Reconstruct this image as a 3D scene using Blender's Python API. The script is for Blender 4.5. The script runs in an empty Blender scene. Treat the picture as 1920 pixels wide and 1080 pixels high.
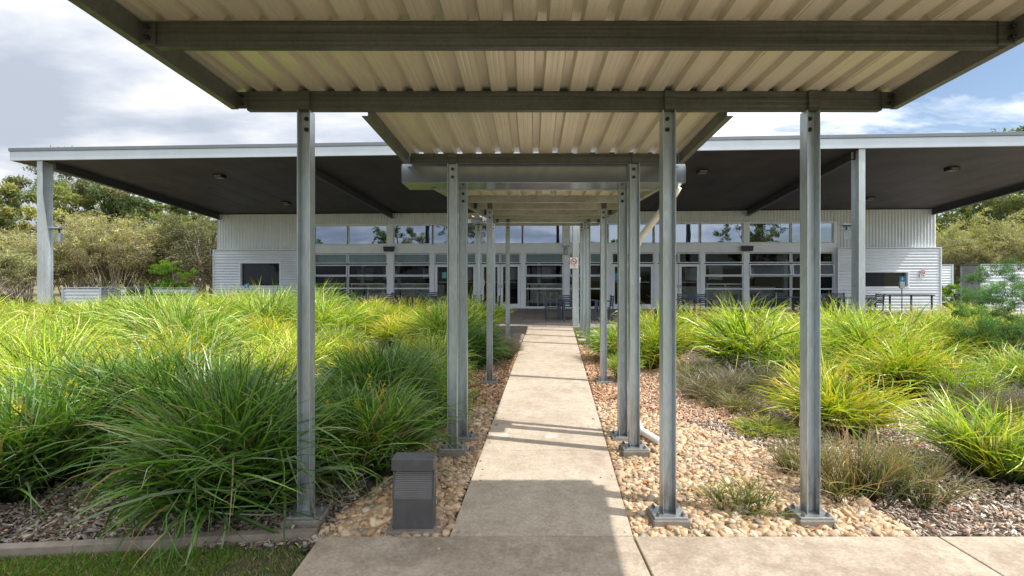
import bpy, math, random
import numpy as np
from mathutils import Vector, Matrix
R = math.radians
random.seed(4); rng = np.random.default_rng(4)
scene = bpy.context.scene
COL = scene.collection
EYE = 1.47; F = 954.0; PX = 960.0; PY = 522.0     # lens geometry used only to measure real positions

def gx(px, Y): return (px - PX) / F * Y
def gz(py, Y): return EYE + (PY - py) / F * Y
def path_z(Y): return -(15.4 - min(max(Y, 3.77), 15.4)) * 0.0377
def path_c(Y): return 0.2175 + 0.0807 * (Y - 3.77)

# ------------------------------------------------------------------ object helpers
def tag(o, label=None, cat=None, group=None, kind=None):
    if label: o['label'] = label
    if cat: o['category'] = cat
    if group: o['group'] = group
    if kind: o['kind'] = kind
    return o
def empty(name, loc, rz=0, label=None, cat=None, group=None):
    o = bpy.data.objects.new(name, None); COL.objects.link(o)
    o.location = loc; o.rotation_euler = (0, 0, rz); o.empty_display_size = 0.2
    return tag(o, label, cat, group)
def root_off(p):
    v = Vector((0, 0, 0))
    while p is not None:
        v += Vector(p.location); p = p.parent
    return v
def copy_tree(o, parent=None):
    c = o.copy(); COL.objects.link(c); c.parent = parent
    for ch in list(o.children): copy_tree(ch, c)
    return c

class MB:
    def __init__(s): s.v = []; s.f = []; s.sm = []; s.c = []
    def add(s, vs, fs, smooth=False):
        b = len(s.v); s.v += [tuple(p) for p in vs]
        s.f += [tuple(b + i for i in f) for f in fs]; s.sm += [smooth] * len(fs); return s
    def box(s, x0, x1, y0, y1, z0, z1, M=None):
        vs = [Vector((x, y, z)) for x in (x0, x1) for y in (y0, y1) for z in (z0, z1)]
        if M is not None: vs = [M @ v for v in vs]
        return s.add(vs, [(0,1,3,2),(4,6,7,5),(0,4,5,1),(2,3,7,6),(0,2,6,4),(1,5,7,3)])
    def bar(s, a, b, w, h, up=(0, 0, 1)):
        a = Vector(a); b = Vector(b); d = (b - a).normalized(); u = Vector(up)
        r = d.cross(u).normalized(); u = r.cross(d).normalized()
        vs = []
        for p in (a, b):
            for sx, sy in ((-1,-1),(1,-1),(1,1),(-1,1)): vs.append(p + r*sx*w/2 + u*sy*h/2)
        return s.add(vs, [(0,3,2,1),(4,5,6,7),(0,1,5,4),(1,2,6,5),(2,3,7,6),(3,0,4,7)])
    def extr(s, poly, a, b, r, u):
        """closed 2-D polygon (r,u coordinates) swept from a to b"""
        a = Vector(a); b = Vector(b); r = Vector(r); u = Vector(u); n = len(poly)
        vs = [p + r*x + u*y for p in (a, b) for x, y in poly]
        fs = [(i, (i+1) % n, n + (i+1) % n, n + i) for i in range(n)]
        fs += [tuple(range(n))[::-1], tuple(range(n, 2*n))]
        return s.add(vs, fs)
    def tube(s, pts, rad, n=10, smooth=True, caps=True):
        pts = [Vector(p) for p in pts]; rs = rad if isinstance(rad, (list, tuple)) else [rad]*len(pts)
        vs = []; prev = None
        for i, p in enumerate(pts):
            d = (pts[min(i+1, len(pts)-1)] - pts[max(i-1, 0)]).normalized()
            ref = Vector((0,0,1)) if abs(d.z) < 0.9 else Vector((1,0,0))
            if prev is not None: ref = prev
            r = d.cross(ref).normalized(); u = r.cross(d).normalized(); prev = u
            for k in range(n):
                t = 2*math.pi*k/n; vs.append(p + (r*math.cos(t) + u*math.sin(t))*rs[i])
        fs = []
        for i in range(len(pts)-1):
            for k in range(n):
                fs.append((i*n+k, i*n+(k+1)%n, (i+1)*n+(k+1)%n, (i+1)*n+k))
        s.add(vs, fs, smooth)
        if caps:
            b = len(s.v) - len(vs)
            s.f += [tuple(b+k for k in range(n))[::-1], tuple(b+(len(pts)-1)*n+k for k in range(n))]; s.sm += [False, False]
        return s
    def cyl(s, p, r, h, n=16, axis=(0,0,1)):
        p = Vector(p); return s.tube([p, p + Vector(axis)*h], r, n)
    def build(s, name, mat, parent=None, local=False, bevel=0, auto=False):
        off = Vector((0,0,0)) if (local or parent is None) else root_off(parent)
        me = bpy.data.meshes.new(name)
        me.from_pydata([tuple(Vector(v) - off) for v in s.v], [], s.f)
        me.polygons.foreach_set('use_smooth', s.sm); me.materials.append(mat); me.update()
        o = bpy.data.objects.new(name, me); COL.objects.link(o); o.parent = parent
        if bevel:
            m = o.modifiers.new('bevel', 'BEVEL'); m.width = bevel; m.segments = 2; m.limit_method = 'ANGLE'
        return o

def np_mesh(name, V, Fq, mat, parent=None, cols=None, smooth=False, sides=4):
    """mesh from numpy arrays; cols = per-vertex rgb"""
    me = bpy.data.meshes.new(name)
    nv = len(V); nf = len(Fq)
    me.vertices.add(nv); me.vertices.foreach_set('co', np.ascontiguousarray(V, np.float32).ravel())
    me.loops.add(nf*sides); me.loops.foreach_set('vertex_index', np.ascontiguousarray(Fq, np.int32).ravel())
    me.polygons.add(nf); me.polygons.foreach_set('loop_start', np.arange(0, nf*sides, sides, dtype=np.int32))
    try: me.polygons.foreach_set('loop_total', np.full(nf, sides, dtype=np.int32))
    except Exception: pass
    if smooth: me.polygons.foreach_set('use_smooth', np.ones(nf, bool))
    me.update(calc_edges=True)
    if cols is not None:
        at = me.color_attributes.new('Col', 'FLOAT_COLOR', 'POINT')
        c = np.ones((nv, 4), np.float32); c[:, :3] = cols; at.data.foreach_set('color', c.ravel())
    me.materials.append(mat)
    o = bpy.data.objects.new(name, me); COL.objects.link(o); o.parent = parent
    return o

# ------------------------------------------------------------------ material helpers
class NT:
    def __init__(s, name):
        s.m = bpy.data.materials.new(name); s.m.use_nodes = True; s.t = s.m.node_tree
        s.b = s.t.nodes['Principled BSDF']; s.out = s.t.nodes['Material Output']
    def n(s, typ, **kw):
        nd = s.t.nodes.new(typ)
        for k, v in kw.items():
            if k in nd.inputs: nd.inputs[k].default_value = v
            else: setattr(nd, k, v)
        return nd
    def l(s, a, b): s.t.links.new(a, b)
    def coord(s, kind='Object', scale=(1,1,1)):
        tc = s.n('ShaderNodeTexCoord'); mp = s.n('ShaderNodeMapping'); mp.inputs['Scale'].default_value = scale
        s.l(tc.outputs[kind], mp.inputs['Vector']); return mp.outputs['Vector']
    def noise(s, vec, scale, detail=4, rough=.6):
        nd = s.n('ShaderNodeTexNoise'); nd.inputs['Scale'].default_value = scale
        nd.inputs['Detail'].default_value = detail; nd.inputs['Roughness'].default_value = rough
        s.l(vec, nd.inputs['Vector']); return nd.outputs['Fac']
    def ramp(s, fac, stops):
        nd = s.n('ShaderNodeValToRGB'); e = nd.color_ramp.elements
        while len(e) < len(stops): e.new(0.5)
        for i, (p, c) in enumerate(stops):
            e[i].position = p; e[i].color = (c[0], c[1], c[2], 1)
        s.l(fac, nd.inputs['Fac']); return nd.outputs['Color']
    def mix(s, a, b, fac=.5, mode='MIX'):
        nd = s.n('ShaderNodeMix'); nd.data_type = 'RGBA'; nd.blend_type = mode
        for v, i in ((fac, 0), (a, 6), (b, 7)):
            if hasattr(v, 'links') or hasattr(v, 'is_linked'): s.l(v, nd.inputs[i])
            else: nd.inputs[i].default_value = v if i == 0 else (v[0], v[1], v[2], 1)
        return nd.outputs[2]
    def bump(s, h, strength=.3, dist=.01):
        nd = s.n('ShaderNodeBump'); nd.inputs['Strength'].default_value = strength; nd.inputs['Distance'].default_value = dist
        s.l(h, nd.inputs['Height']); s.l(nd.outputs['Normal'], s.b.inputs['Normal'])
    def set(s, **kw):
        for k, v in kw.items():
            k = k.replace('_', ' ')
            s.b.inputs[k].default_value = v
        return s
def plain(name, c, rough=.5, metal=0, var=.12, sc=6, bump=.0):
    m = NT(name); v = m.coord(); f = m.noise(v, sc, 5)
    lo = tuple(x*(1-var) for x in c); hi = tuple(min(1, x*(1+var)) for x in c)
    m.l(m.ramp(f, [(.3, lo), (.7, hi)]), m.b.inputs['Base Color'])
    m.set(Roughness=rough, Metallic=metal)
    if bump: m.bump(m.noise(v, sc*12, 3), bump, .004)
    return m.m

def galv(name, base=(.42,.45,.46), rough=.42, metal=.75, scale=(1,1,1), dirt=True, streak=0):
    m = NT(name); v = m.coord('Object', scale)
    vor = m.n('ShaderNodeTexVoronoi'); vor.inputs['Scale'].default_value = 55; m.l(v, vor.inputs['Vector'])
    sp = m.ramp(vor.outputs['Color'], [(.0, tuple(x*.88 for x in base)), (1, tuple(x*1.12 for x in base))])
    big = m.noise(v, 2.2, 6, .7)
    c = m.mix(sp, m.ramp(big, [(.3, (.72,.70,.66)), (.65, (1.05,1.05,1.06))]), 1.0, 'MULTIPLY')
    if streak:
        w = m.noise(m.coord('Object', (.25, 3, 38) if streak == 1 else (.25, 38, 3)), 1.6, 5, .7)
        c = m.mix(c, m.ramp(w, [(.36, (.35,.34,.31)), (.62, (1.12,1.12,1.1))]), .8, 'MULTIPLY')
    if name == 'galvanised_post':      # splash marks and grime on the lowest half metre
        ge = m.n('ShaderNodeNewGeometry'); sx = m.n('ShaderNodeSeparateXYZ'); m.l(ge.outputs['Position'], sx.inputs[0])
        mr = m.n('ShaderNodeMapRange'); mr.inputs[1].default_value = .25; mr.inputs[2].default_value = -.35; m.l(sx.outputs['Z'], mr.inputs[0])
        mu = m.n('ShaderNodeMath', operation='MULTIPLY'); m.l(mr.outputs[0], mu.inputs[0]); m.l(m.ramp(m.noise(m.coord('Object', (9,9,1.5)), 1.6, 5, .7), [(.38, (0,0,0)), (.62, (1,1,1))]), mu.inputs[1])
        c = m.mix(c, (.10,.085,.065), mu.outputs[0])
    m.l(c, m.b.inputs['Base Color'])
    m.l(m.ramp(m.noise(v, 7, 4), [(.3, (rough-.08,)*3), (.7, (rough+.14,)*3)]), m.b.inputs['Roughness'])
    m.set(Metallic=metal); m.bump(m.noise(v, 30, 3), .08, .003)
    return m.m

M = {}
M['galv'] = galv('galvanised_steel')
M['galv_post'] = galv('galvanised_post', (.52,.60,.66), .36, .55, (1,1,.25))
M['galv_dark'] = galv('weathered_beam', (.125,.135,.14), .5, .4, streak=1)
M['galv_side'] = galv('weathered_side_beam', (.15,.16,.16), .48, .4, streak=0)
M['gutter'] = plain('folded_gutter', (.40,.44,.48), .17, .9, .06, 1.5)
M['bolt'] = plain('bolt_steel', (.22,.24,.26), .35, .8)
M['bolt_dark'] = plain('dark_bolt', (.05,.05,.05), .4, .6)
def mk_sheet():
    m = NT('roof_sheet_underside'); v = m.coord('Object', (1,1,1))
    st = m.noise(m.coord('Object', (25, .4, 4)), 1.2, 4)
    a = m.ramp(st, [(.3, (.64,.60,.53)), (.7, (.67,.63,.555))])
    big = m.noise(v, 1.1, 4)
    c = m.mix(a, m.ramp(big, [(.3, (.86,.87,.86)), (.7, (1.08,1.06,1.02))]), 1, 'MULTIPLY')
    m.l(c, m.b.inputs['Base Color']); m.set(Roughness=.36, Metallic=.3); m.bump(m.noise(v, 40, 3), .06, .002)
    return m.m
M['sheet'] = mk_sheet()
def mk_concrete(name, c0, c1, sc=2.2, stain=(.20,.165,.125), crack=False):
    m = NT(name); v = m.coord('Object')
    big = m.noise(v, sc, 8, .68); fine = m.noise(v, 45, 6, .75); mid = m.noise(v, 9, 6, .7)
    base = m.ramp(big, [(.33, c0), (.62, c1)])
    base = m.mix(base, m.ramp(fine, [(.28, (.62,.60,.58)), (.72, (1.22,1.22,1.2))]), .9, 'MULTIPLY')
    base = m.mix(base, m.ramp(mid, [(.36, (.82,.80,.76)), (.6, (1.06,1.06,1.06))]), .8, 'MULTIPLY')
    sp = m.noise(v, 1.05, 9, .78)
    base = m.mix(base, stain, m.ramp(sp, [(.52, (0,0,0)), (.66, (.55,.55,.55))]))
    wh = m.noise(v, 3.1, 2, .4)
    base = m.mix(base, (.62,.60,.56), m.ramp(wh, [(.70, (0,0,0)), (.74, (.6,.6,.6))]))
    m.l(base, m.b.inputs['Base Color']); m.set(Roughness=.88); m.bump(fine, .35, .004)
    return m.m
M['concrete'] = mk_concrete('path_concrete', (.49,.415,.33), (.60,.52,.425), stain=(.30,.23,.165))
M['concrete_shade_stain'] = mk_concrete('slab_concrete', (.35,.285,.22), (.53,.45,.36), 2.0, (.15,.11,.075))  # cross slab: mottled stains, darkened further to paint in canopy shade
M['footing'] = mk_concrete('footing_concrete', (.20,.18,.16), (.30,.28,.25), 5)
M['joint'] = plain('joint_filler', (.05,.045,.035), .9)
def mk_soil():
    m = NT('bed_soil'); v = m.coord('Object')
    a = m.noise(v, 14, 8, .8); b = m.noise(v, .5, 4)
    c = m.ramp(a, [(.3, (.045,.033,.024)), (.5, (.13,.095,.07)), (.72, (.27,.215,.165))])
    m.l(m.mix(c, m.ramp(b, [(.4, (.75,.72,.7)), (.6, (1.15,1.12,1.1))]), 1, 'MULTIPLY'), m.b.inputs['Base Color'])
    m.set(Roughness=.95); m.bump(a, .7, .03); return m.m
M['soil'] = mk_soil()
def mk_field():
    m = NT('dry_field'); v = m.coord('Object')
    a = m.noise(v, .6, 8, .8)
    m.l(m.ramp(a, [(.3, (.10,.10,.04)), (.55, (.22,.19,.09)), (.75, (.16,.19,.06))]), m.b.inputs['Base Color'])
    m.set(Roughness=.95); m.bump(m.noise(v, 18, 6), .6, .04); return m.m
M['field'] = mk_field()
def mk_paver():
    m = NT('patio_pavers'); v = m.coord('Object')
    br = m.n('ShaderNodeTexBrick'); br.inputs['Scale'].default_value = 1
    br.inputs['Brick Width'].default_value = .4; br.inputs['Row Height'].default_value = .4; br.offset = .0
    br.inputs['Mortar Size'].default_value = .006
    br.inputs['Color1'].default_value = (.24,.205,.185,1); br.inputs['Color2'].default_value = (.30,.26,.23,1); br.inputs['Mortar'].default_value = (.10,.09,.08,1)
    m.l(v, br.inputs['Vector'])
    c = m.mix(br.outputs['Color'], m.ramp(m.noise(v, 20, 6, .7), [(.3, (.75,.74,.73)), (.7, (1.2,1.2,1.2))]), 1, 'MULTIPLY')
    m.l(c, m.b.inputs['Base Color']); m.set(Roughness=.8); return m.m
M['paver'] = mk_paver()
def mk_vcol(name, rough=.8, transl=0., spec=.3, vary=0.12, bump=0, sat=1.0, metal=0):
    m = NT(name); at = m.n('ShaderNodeAttribute'); at.attribute_name = 'Col'
    oi = m.n('ShaderNodeObjectInfo')
    col = m.mix(at.outputs['Color'], m.ramp(oi.outputs['Random'], [(0, (1-vary, 1-vary*.6, 1-vary)), (1, (1+vary, 1+vary*.5, 1+vary*.2))]), 1, 'MULTIPLY')
    m.l(col, m.b.inputs['Base Color']); m.set(Roughness=rough); m.b.inputs['Specular IOR Level'].default_value = spec
    if bump: m.bump(m.noise(m.coord(), 60, 3), bump, .004)
    if transl:
        tr = m.n('ShaderNodeBsdfTranslucent'); m.l(m.mix(col, (1.25,1.3,.45), 1, 'MULTIPLY'), tr.inputs['Color'])
        mx = m.n('ShaderNodeMixShader'); mx.inputs[0].default_value = transl
        m.l(m.b.outputs[0], mx.inputs[1]); m.l(tr.outputs[0], mx.inputs[2]); m.l(mx.outputs[0], m.out.inputs['Surface'])
    return m.m
M['blade'] = mk_vcol('strap_leaf', .33, .27, .55, .14)
M['leaf'] = mk_vcol('leaf', .55, .35, .3, .12)
M['pebble'] = mk_vcol('river_pebble', .62, 0, .4, 0, .25)
M['chip'] = mk_vcol('bark_chip', .9, 0, .2, 0)
M['bark'] = plain('tree_bark', (.20,.17,.14), .9, 0, .35, 9, .5)
M['stem'] = plain('grey_stem', (.46,.41,.36), .9, 0, .3, 9)
M['clad'] = plain('corrugated_cladding', (.70,.76,.81), .40, .2, .07, 1.2)
M['clad_v'] = plain('ribbed_cladding', (.66,.71,.73), .45, .15, .07, 1.2)
M['white'] = plain('painted_frame', (.84,.90,.97), .45, 0, .05, 2)
M['fascia'] = plain('fascia_metal', (.55,.61,.67), .38, .3, .06, 1.5)
M['fascia_cap'] = plain('fascia_capping', (.20,.22,.25), .4, .4, .08, 1.5)
M['soffit'] = plain('dark_soffit', (.052,.046,.045), .62, 0, .35, .9, .3)
M['dark_steel'] = plain('dark_steel', (.075,.08,.085), .5, .3, .2, 3)
M['roof_top'] = plain('roof_top', (.5,.52,.54), .5, .4)
M['black'] = plain('black_plastic', (.018,.018,.02), .45)
M['lens'] = plain('lamp_lens', (.16,.16,.145), .3)
M['furn'] = plain('slate_blue_furniture', (.055,.075,.115), .45, 0, .15, 4)
M['bollard'] = plain('bollard_charcoal', (.105,.105,.112), .5, .3, .18, 9, .12)
M['bollard_slat'] = plain('bollard_louvre', (.24,.24,.25), .42, .3, .1, 9)
M['pipe'] = plain('white_pipe', (.72,.70,.64), .4, 0, .08, 5)
M['sign'] = plain('sign_white', (.78,.78,.76), .4)
M['red'] = plain('sign_red', (.55,.02,.03), .4)
M['grey'] = plain('sign_grey', (.12,.12,.12), .5)
M['blue'] = plain('sticker_blue', (.02,.30,.55), .4)
M['teal'] = plain('sticker_teal', (.10,.42,.42), .4)
M['blind'] = plain('roller_blind', (.42,.52,.56), .7, 0, .08, 3)
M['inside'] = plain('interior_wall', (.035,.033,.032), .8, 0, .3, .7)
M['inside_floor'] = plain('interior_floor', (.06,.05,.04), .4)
M['tabletop'] = plain('pale_tabletop', (.85,.85,.82), .4)
M['yellow'] = plain('yellow_flower', (.62,.44,.03), .7)
M['edging'] = plain('timber_edging', (.25,.21,.17), .85, 0, .25, 8, .3)
def mk_glass(name, tint, refl):
    m = NT(name); t = m.t; t.nodes.remove(m.b)
    tr = m.n('ShaderNodeBsdfTransparent'); tr.inputs['Color'].default_value = tint; hi = refl > .2
    gl = m.n('ShaderNodeBsdfGlossy'); gl.inputs['Roughness'].default_value = .012; gl.inputs['Color'].default_value = (.52,.61,.74,1) if hi else (.9,.95,1,1)
    fr = m.n('ShaderNodeFresnel'); fr.inputs['IOR'].default_value = 1.5
    ma = m.n('ShaderNodeMath', operation='ADD'); ma.inputs[1].default_value = refl; ma.use_clamp = True
    m.l(fr.outputs[0], ma.inputs[0])
    nz = m.noise(m.coord(), .7, 2); bp = m.n('ShaderNodeBump'); bp.inputs['Strength'].default_value = .12; bp.inputs['Distance'].default_value = .02
    m.l(nz, bp.inputs['Height']); m.l(bp.outputs[0], gl.inputs['Normal'])
    mx = m.n('ShaderNodeMixShader'); m.l(ma.outputs[0], mx.inputs[0]); m.l(tr.outputs[0], mx.inputs[1]); m.l(gl.outputs[0], mx.inputs[2])
    m.l(mx.outputs[0], m.out.inputs['Surface']); return m.m
M['glass'] = mk_glass('window_glass', (.88,.90,.90,1), -.030)
M['glass_hi'] = mk_glass('clerestory_glass', (.20,.23,.25,1), .42)

# ------------------------------------------------------------------ camera, light, sky
cam = bpy.data.cameras.new('camera'); co = bpy.data.objects.new('camera', cam); COL.objects.link(co)
co.location = (0, 0, EYE); co.rotation_euler = (R(90), 0, 0)
cam.sensor_width = 36; cam.lens = F/1920*36; cam.shift_y = -(540-PY)/1920 ; cam.clip_end = 3000; cam.clip_start = .05
cam.shift_y = -(540 - PY) / 1920 * 1.0
scene.camera = co
sunv = Vector((.685, -.187, 1.0)).normalized()
sl = bpy.data.lights.new('sun', 'SUN'); sl.energy = 5.0; sl.angle = R(.6); sl.color = (1, .945, .86)
so = bpy.data.objects.new('sun', sl); COL.objects.link(so); so.rotation_euler = sunv.to_track_quat('Z', 'Y').to_euler(); so.location = (20, -8, 30)
el = math.asin(sunv.z); az = math.atan2(sunv.x, sunv.y)
W = bpy.data.worlds.new('World'); scene.world = W; W.use_nodes = True; wt = W.node_tree
for n_ in list(wt.nodes): wt.nodes.remove(n_)
def wn(typ): return wt.nodes.new(typ)
sky = wn('ShaderNodeTexSky'); sky.sky_type = 'NISHITA'; sky.sun_disc = False; sky.sun_elevation = el; sky.sun_rotation = az
bg1 = wn('ShaderNodeBackground'); bg1.inputs[1].default_value = .15; wt.links.new(sky.outputs[0], bg1.inputs[0])
tc = wn('ShaderNodeTexCoord'); sep = wn('ShaderNodeSeparateXYZ'); wt.links.new(tc.outputs['Generated'], sep.inputs[0])
def wmath(op, a, b=None, clamp=False):
    nd = wn('ShaderNodeMath'); nd.operation = op; nd.use_clamp = clamp
    for i, x in enumerate((a, b)):
        if x is None: continue
        if isinstance(x, (int, float)): nd.inputs[i].default_value = x
        else: wt.links.new(x, nd.inputs[i])
    return nd.outputs[0]
zz = wmath('ADD', wmath('MAXIMUM', sep.outputs['Z'], 0.0), .16)
px_ = wmath('DIVIDE', sep.outputs['X'], zz); py_ = wmath('DIVIDE', sep.outputs['Y'], zz)
cmb = wn('ShaderNodeCombineXYZ'); wt.links.new(px_, cmb.inputs[0]); wt.links.new(py_, cmb.inputs[1])
def wnoise(scale, detail, rough, off=(0,0,0), sc=(1,1,1), dist=0):
    mp = wn('ShaderNodeMapping'); mp.inputs['Location'].default_value = off; mp.inputs['Scale'].default_value = sc
    wt.links.new(cmb.outputs[0], mp.inputs[0])
    nd = wn('ShaderNodeTexNoise'); nd.inputs['Scale'].default_value = scale; nd.inputs['Detail'].default_value = detail
    nd.inputs['Roughness'].default_value = rough; nd.inputs['Distortion'].default_value = dist; wt.links.new(mp.outputs[0], nd.inputs[0]); return nd.outputs[0]
def wramp(fac, stops):
    nd = wn('ShaderNodeValToRGB'); e = nd.color_ramp.elements
    while len(e) < len(stops): e.new(.5)
    for i, (p, c) in enumerate(stops): e[i].position = p; e[i].color = (c[0], c[1], c[2], 1)
    wt.links.new(fac, nd.inputs[0]); return nd.outputs[0]
cover = wnoise(1.1, 9, .62, (2.3, .7, 0), (1, 1.6, 1), .3)
cover = wmath('ADD', cover, wmath('MULTIPLY', px_, -.10))                    # thicker cloud to the west, breaks of blue to the east
fac = wramp(cover, [(.30, (0,0,0)), (.46, (1,1,1))])
shade = wnoise(.95, 7, .55, (5.1, 3.2, 0), (1, 1.5, 1))
ccol = wramp(wmath('ADD', shade, wmath('MULTIPLY', px_, .045)), [(.36, (.52,.58,.68)), (.44, (.68,.73,.82)), (.54, (.98,.99,1.0))])
bg2 = wn('ShaderNodeBackground'); wt.links.new(ccol, bg2.inputs[0])
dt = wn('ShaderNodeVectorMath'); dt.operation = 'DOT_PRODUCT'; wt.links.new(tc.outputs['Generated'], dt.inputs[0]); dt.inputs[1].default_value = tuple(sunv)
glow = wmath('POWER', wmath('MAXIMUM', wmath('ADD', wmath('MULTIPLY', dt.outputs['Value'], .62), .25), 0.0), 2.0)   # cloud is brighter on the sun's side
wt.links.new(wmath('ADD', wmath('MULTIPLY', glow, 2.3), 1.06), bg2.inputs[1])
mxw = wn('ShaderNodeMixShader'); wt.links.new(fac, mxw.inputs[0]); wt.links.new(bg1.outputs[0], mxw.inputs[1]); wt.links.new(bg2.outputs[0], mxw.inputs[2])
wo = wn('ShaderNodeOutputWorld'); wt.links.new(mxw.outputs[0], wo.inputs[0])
scene.view_settings.view_transform = 'Standard'; scene.view_settings.look = 'None'; scene.view_settings.exposure = 0
scene.cycles.max_bounces = 8; scene.cycles.transparent_max_bounces = 12; scene.cycles.diffuse_bounces = 4

# ------------------------------------------------------------------ ground
def bed_mound(X, Y):
    """left bed is heaped up away from the path"""
    d = np.clip((path_c_np(Y) - 1.3 - X) / 3.0, 0, 1)
    m = .22 * d * np.clip((Y - 4.2)/2, 0, 1) * np.clip((15.2 - Y)/2, 0, 1)
    return m
def path_c_np(Y): return 0.2175 + 0.0807 * (np.clip(Y, 0, 40) - 3.77)
def ground_np(X, Y):
    z = -(15.4 - np.clip(Y, 3.77, 15.4)) * 0.0377 - .05
    return z + bed_mound(X, Y)
def ground(X, Y): return float(ground_np(np.array(float(X)), np.array(float(Y))))
def ground_sheet():
    xs = np.unique(np.concatenate([np.linspace(-900, -30, 15), np.linspace(-30, -8, 23), np.linspace(-8, 10, 91), np.linspace(10, 32, 23), np.linspace(32, 900, 15)]))
    ys = np.unique(np.concatenate([np.linspace(-400, -6, 12), np.linspace(-6, 3, 10), np.linspace(3, 16, 79), np.linspace(16, 60, 23), np.linspace(60, 1500, 15)]))
    Xg, Yg = np.meshgrid(xs, ys); Z = ground_np(Xg, Yg)
    near = (np.abs(Xg) < 12) & (Yg > 3.9) & (Yg < 15)
    Z = Z + np.where(near, (rng.random(Xg.shape)-.5)*.03, 0)
    V = np.stack([Xg, Yg, Z], -1).reshape(-1, 3); nx = len(xs)
    idx = np.arange(len(V)).reshape(len(ys), nx)
    Fq = np.stack([idx[:-1,:-1], idx[:-1,1:], idx[1:,1:], idx[1:,:-1]], -1).reshape(-1, 4)
    o = np_mesh('ground', V, Fq, M['soil'], smooth=True)
    me = o.data; me.materials.append(M['field'])
    cx = V[Fq].mean(1)
    far = ((cx[:,1] > 17) | (cx[:,0] < -17) | (cx[:,0] > 14) | (cx[:,1] < 2.5)).astype(np.int32)
    me.polygons.foreach_set('material_index', far)
    tag(o, kind='structure')
ground_sheet()

def slab(name, poly_top, thick, mat, bevel=.008):
    m = MB(); n = len(poly_top)
    vs = list(poly_top) + [(x, y, z-thick) for x, y, z in poly_top]
    m.add(vs, [tuple(range(n)), tuple(range(n, 2*n))[::-1]] + [(i, n+i, n+(i+1)%n, (i+1)%n) for i in range(n)])
    o = m.build(name, mat, bevel=bevel); tag(o, kind='structure'); return o
HW = .68
# garden path in cast bays
ys_ = [3.775, 5.47, 9.4, 12.42, 15.39]
for i in range(4):
    a, b = ys_[i]+.004, ys_[i+1]-.004
    slab('path', [(path_c(a)-HW, a, path_z(a)), (path_c(a)+HW, a, path_z(a)), (path_c(b)+HW, b, path_z(b)), (path_c(b)-HW, b, path_z(b))], .14, M['concrete'])
Z0 = path_z(3.77)
slab('cross_path', [(-1.40, 1.0, Z0), (.893, 1.0, Z0), (.893, 3.768, Z0), (-1.42, 3.768, Z0)], .14, M['concrete_shade_stain'])
slab('cross_path', [(.907, 1.0, Z0), (3.15, 1.0, Z0), (3.15, 3.768, Z0), (.907, 3.768, Z0)], .14, M['concrete_shade_stain'])
slab('cross_path', [(3.162, 1.0, Z0), (9.5, 1.0, Z0), (9.5, 3.768, Z0), (3.162, 3.768, Z0)], .14, M['concrete_shade_stain'])
# side pavement left of the path beside the patio
slab('side_pavement', [(-3.2, 12.3, -.06), (path_c(12.3)-HW-.01, 12.3, -.06), (path_c(15.38)-HW-.01, 15.38, -.01), (-3.6, 15.38, -.01)], .12, M['paver'])

# ------------------------------------------------------------------ building frame of reference
A = R(3.4); B0 = Vector((0, 25.1, 0))
ca, sa = math.cos(A), math.sin(A)
def WU(px, v=0.0):
    dx = (px-PX)/F; t = (sa*B0.x + ca*B0.y + v) / (sa*dx + ca)
    return (t*dx - B0.x)*ca - (t - B0.y)*sa
def WZ(px, py, v=0.0):
    dx = (px-PX)/F; t = (sa*B0.x + ca*B0.y + v) / (sa*dx + ca)
    return EYE + t*(PY-py)/F
def to_world(u, v, z=0): return Vector((B0.x + u*ca + v*sa, B0.y - u*sa + v*ca, z))
bld = empty('clubhouse', B0, -A, 'long low clubhouse of corrugated metal and glass under a dark deep veranda roof', 'building')
def bpart(mb, name, mat, parent=None, bevel=0): return mb.build(name, mat, parent or bld, local=True, bevel=bevel)

VF = -9.25      # veranda edge
# patio
o = MB().box(-19, 27, -9.72, 0.1, -.14, 0).build('patio', M['paver']); o.location = B0; o.rotation_euler = (0, 0, -A); tag(o, kind='structure')

def corrug(u0, u1, z0, z1, v, pitch, amp, vertical, round_=True):
    """corrugated sheet in the plane y=v; ribs run vertically or horizontally"""
    m = MB(); per = 6
    L = (u1-u0) if vertical else (z1-z0); n = max(2, int(L/pitch*per))
    vs = []
    for i in range(n+1):
        s = L*i/n; off = v - amp*(.5+.5*math.cos(2*math.pi*s/pitch))
        if vertical: vs += [(u0+s, off, z0), (u0+s, off, z1)]
        else: vs += [(u0, off, z0+s), (u1, off, z0+s)]
    m.add(vs, [(2*i, 2*i+2, 2*i+3, 2*i+1) if vertical else (2*i, 2*i+1, 2*i+3, 2*i+2) for i in range(n)], True)
    return m
uL0, uL1 = WU(408), WU(588); uR0, uR1 = WU(1565), WU(1754)
ZT = 4.72
bpart(corrug(uL0, uL1, 2.7, ZT, -.02, .145, .042, True), 'upper_cladding', M['clad_v'])
bpart(corrug(uR0, uR1, 2.7, ZT, -.02, .145, .042, True), 'upper_cladding', M['clad_v'])
bpart(corrug(uL1, uR0, 4.16, ZT, -.02, .145, .042, True), 'upper_cladding', M['clad_v'])
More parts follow.
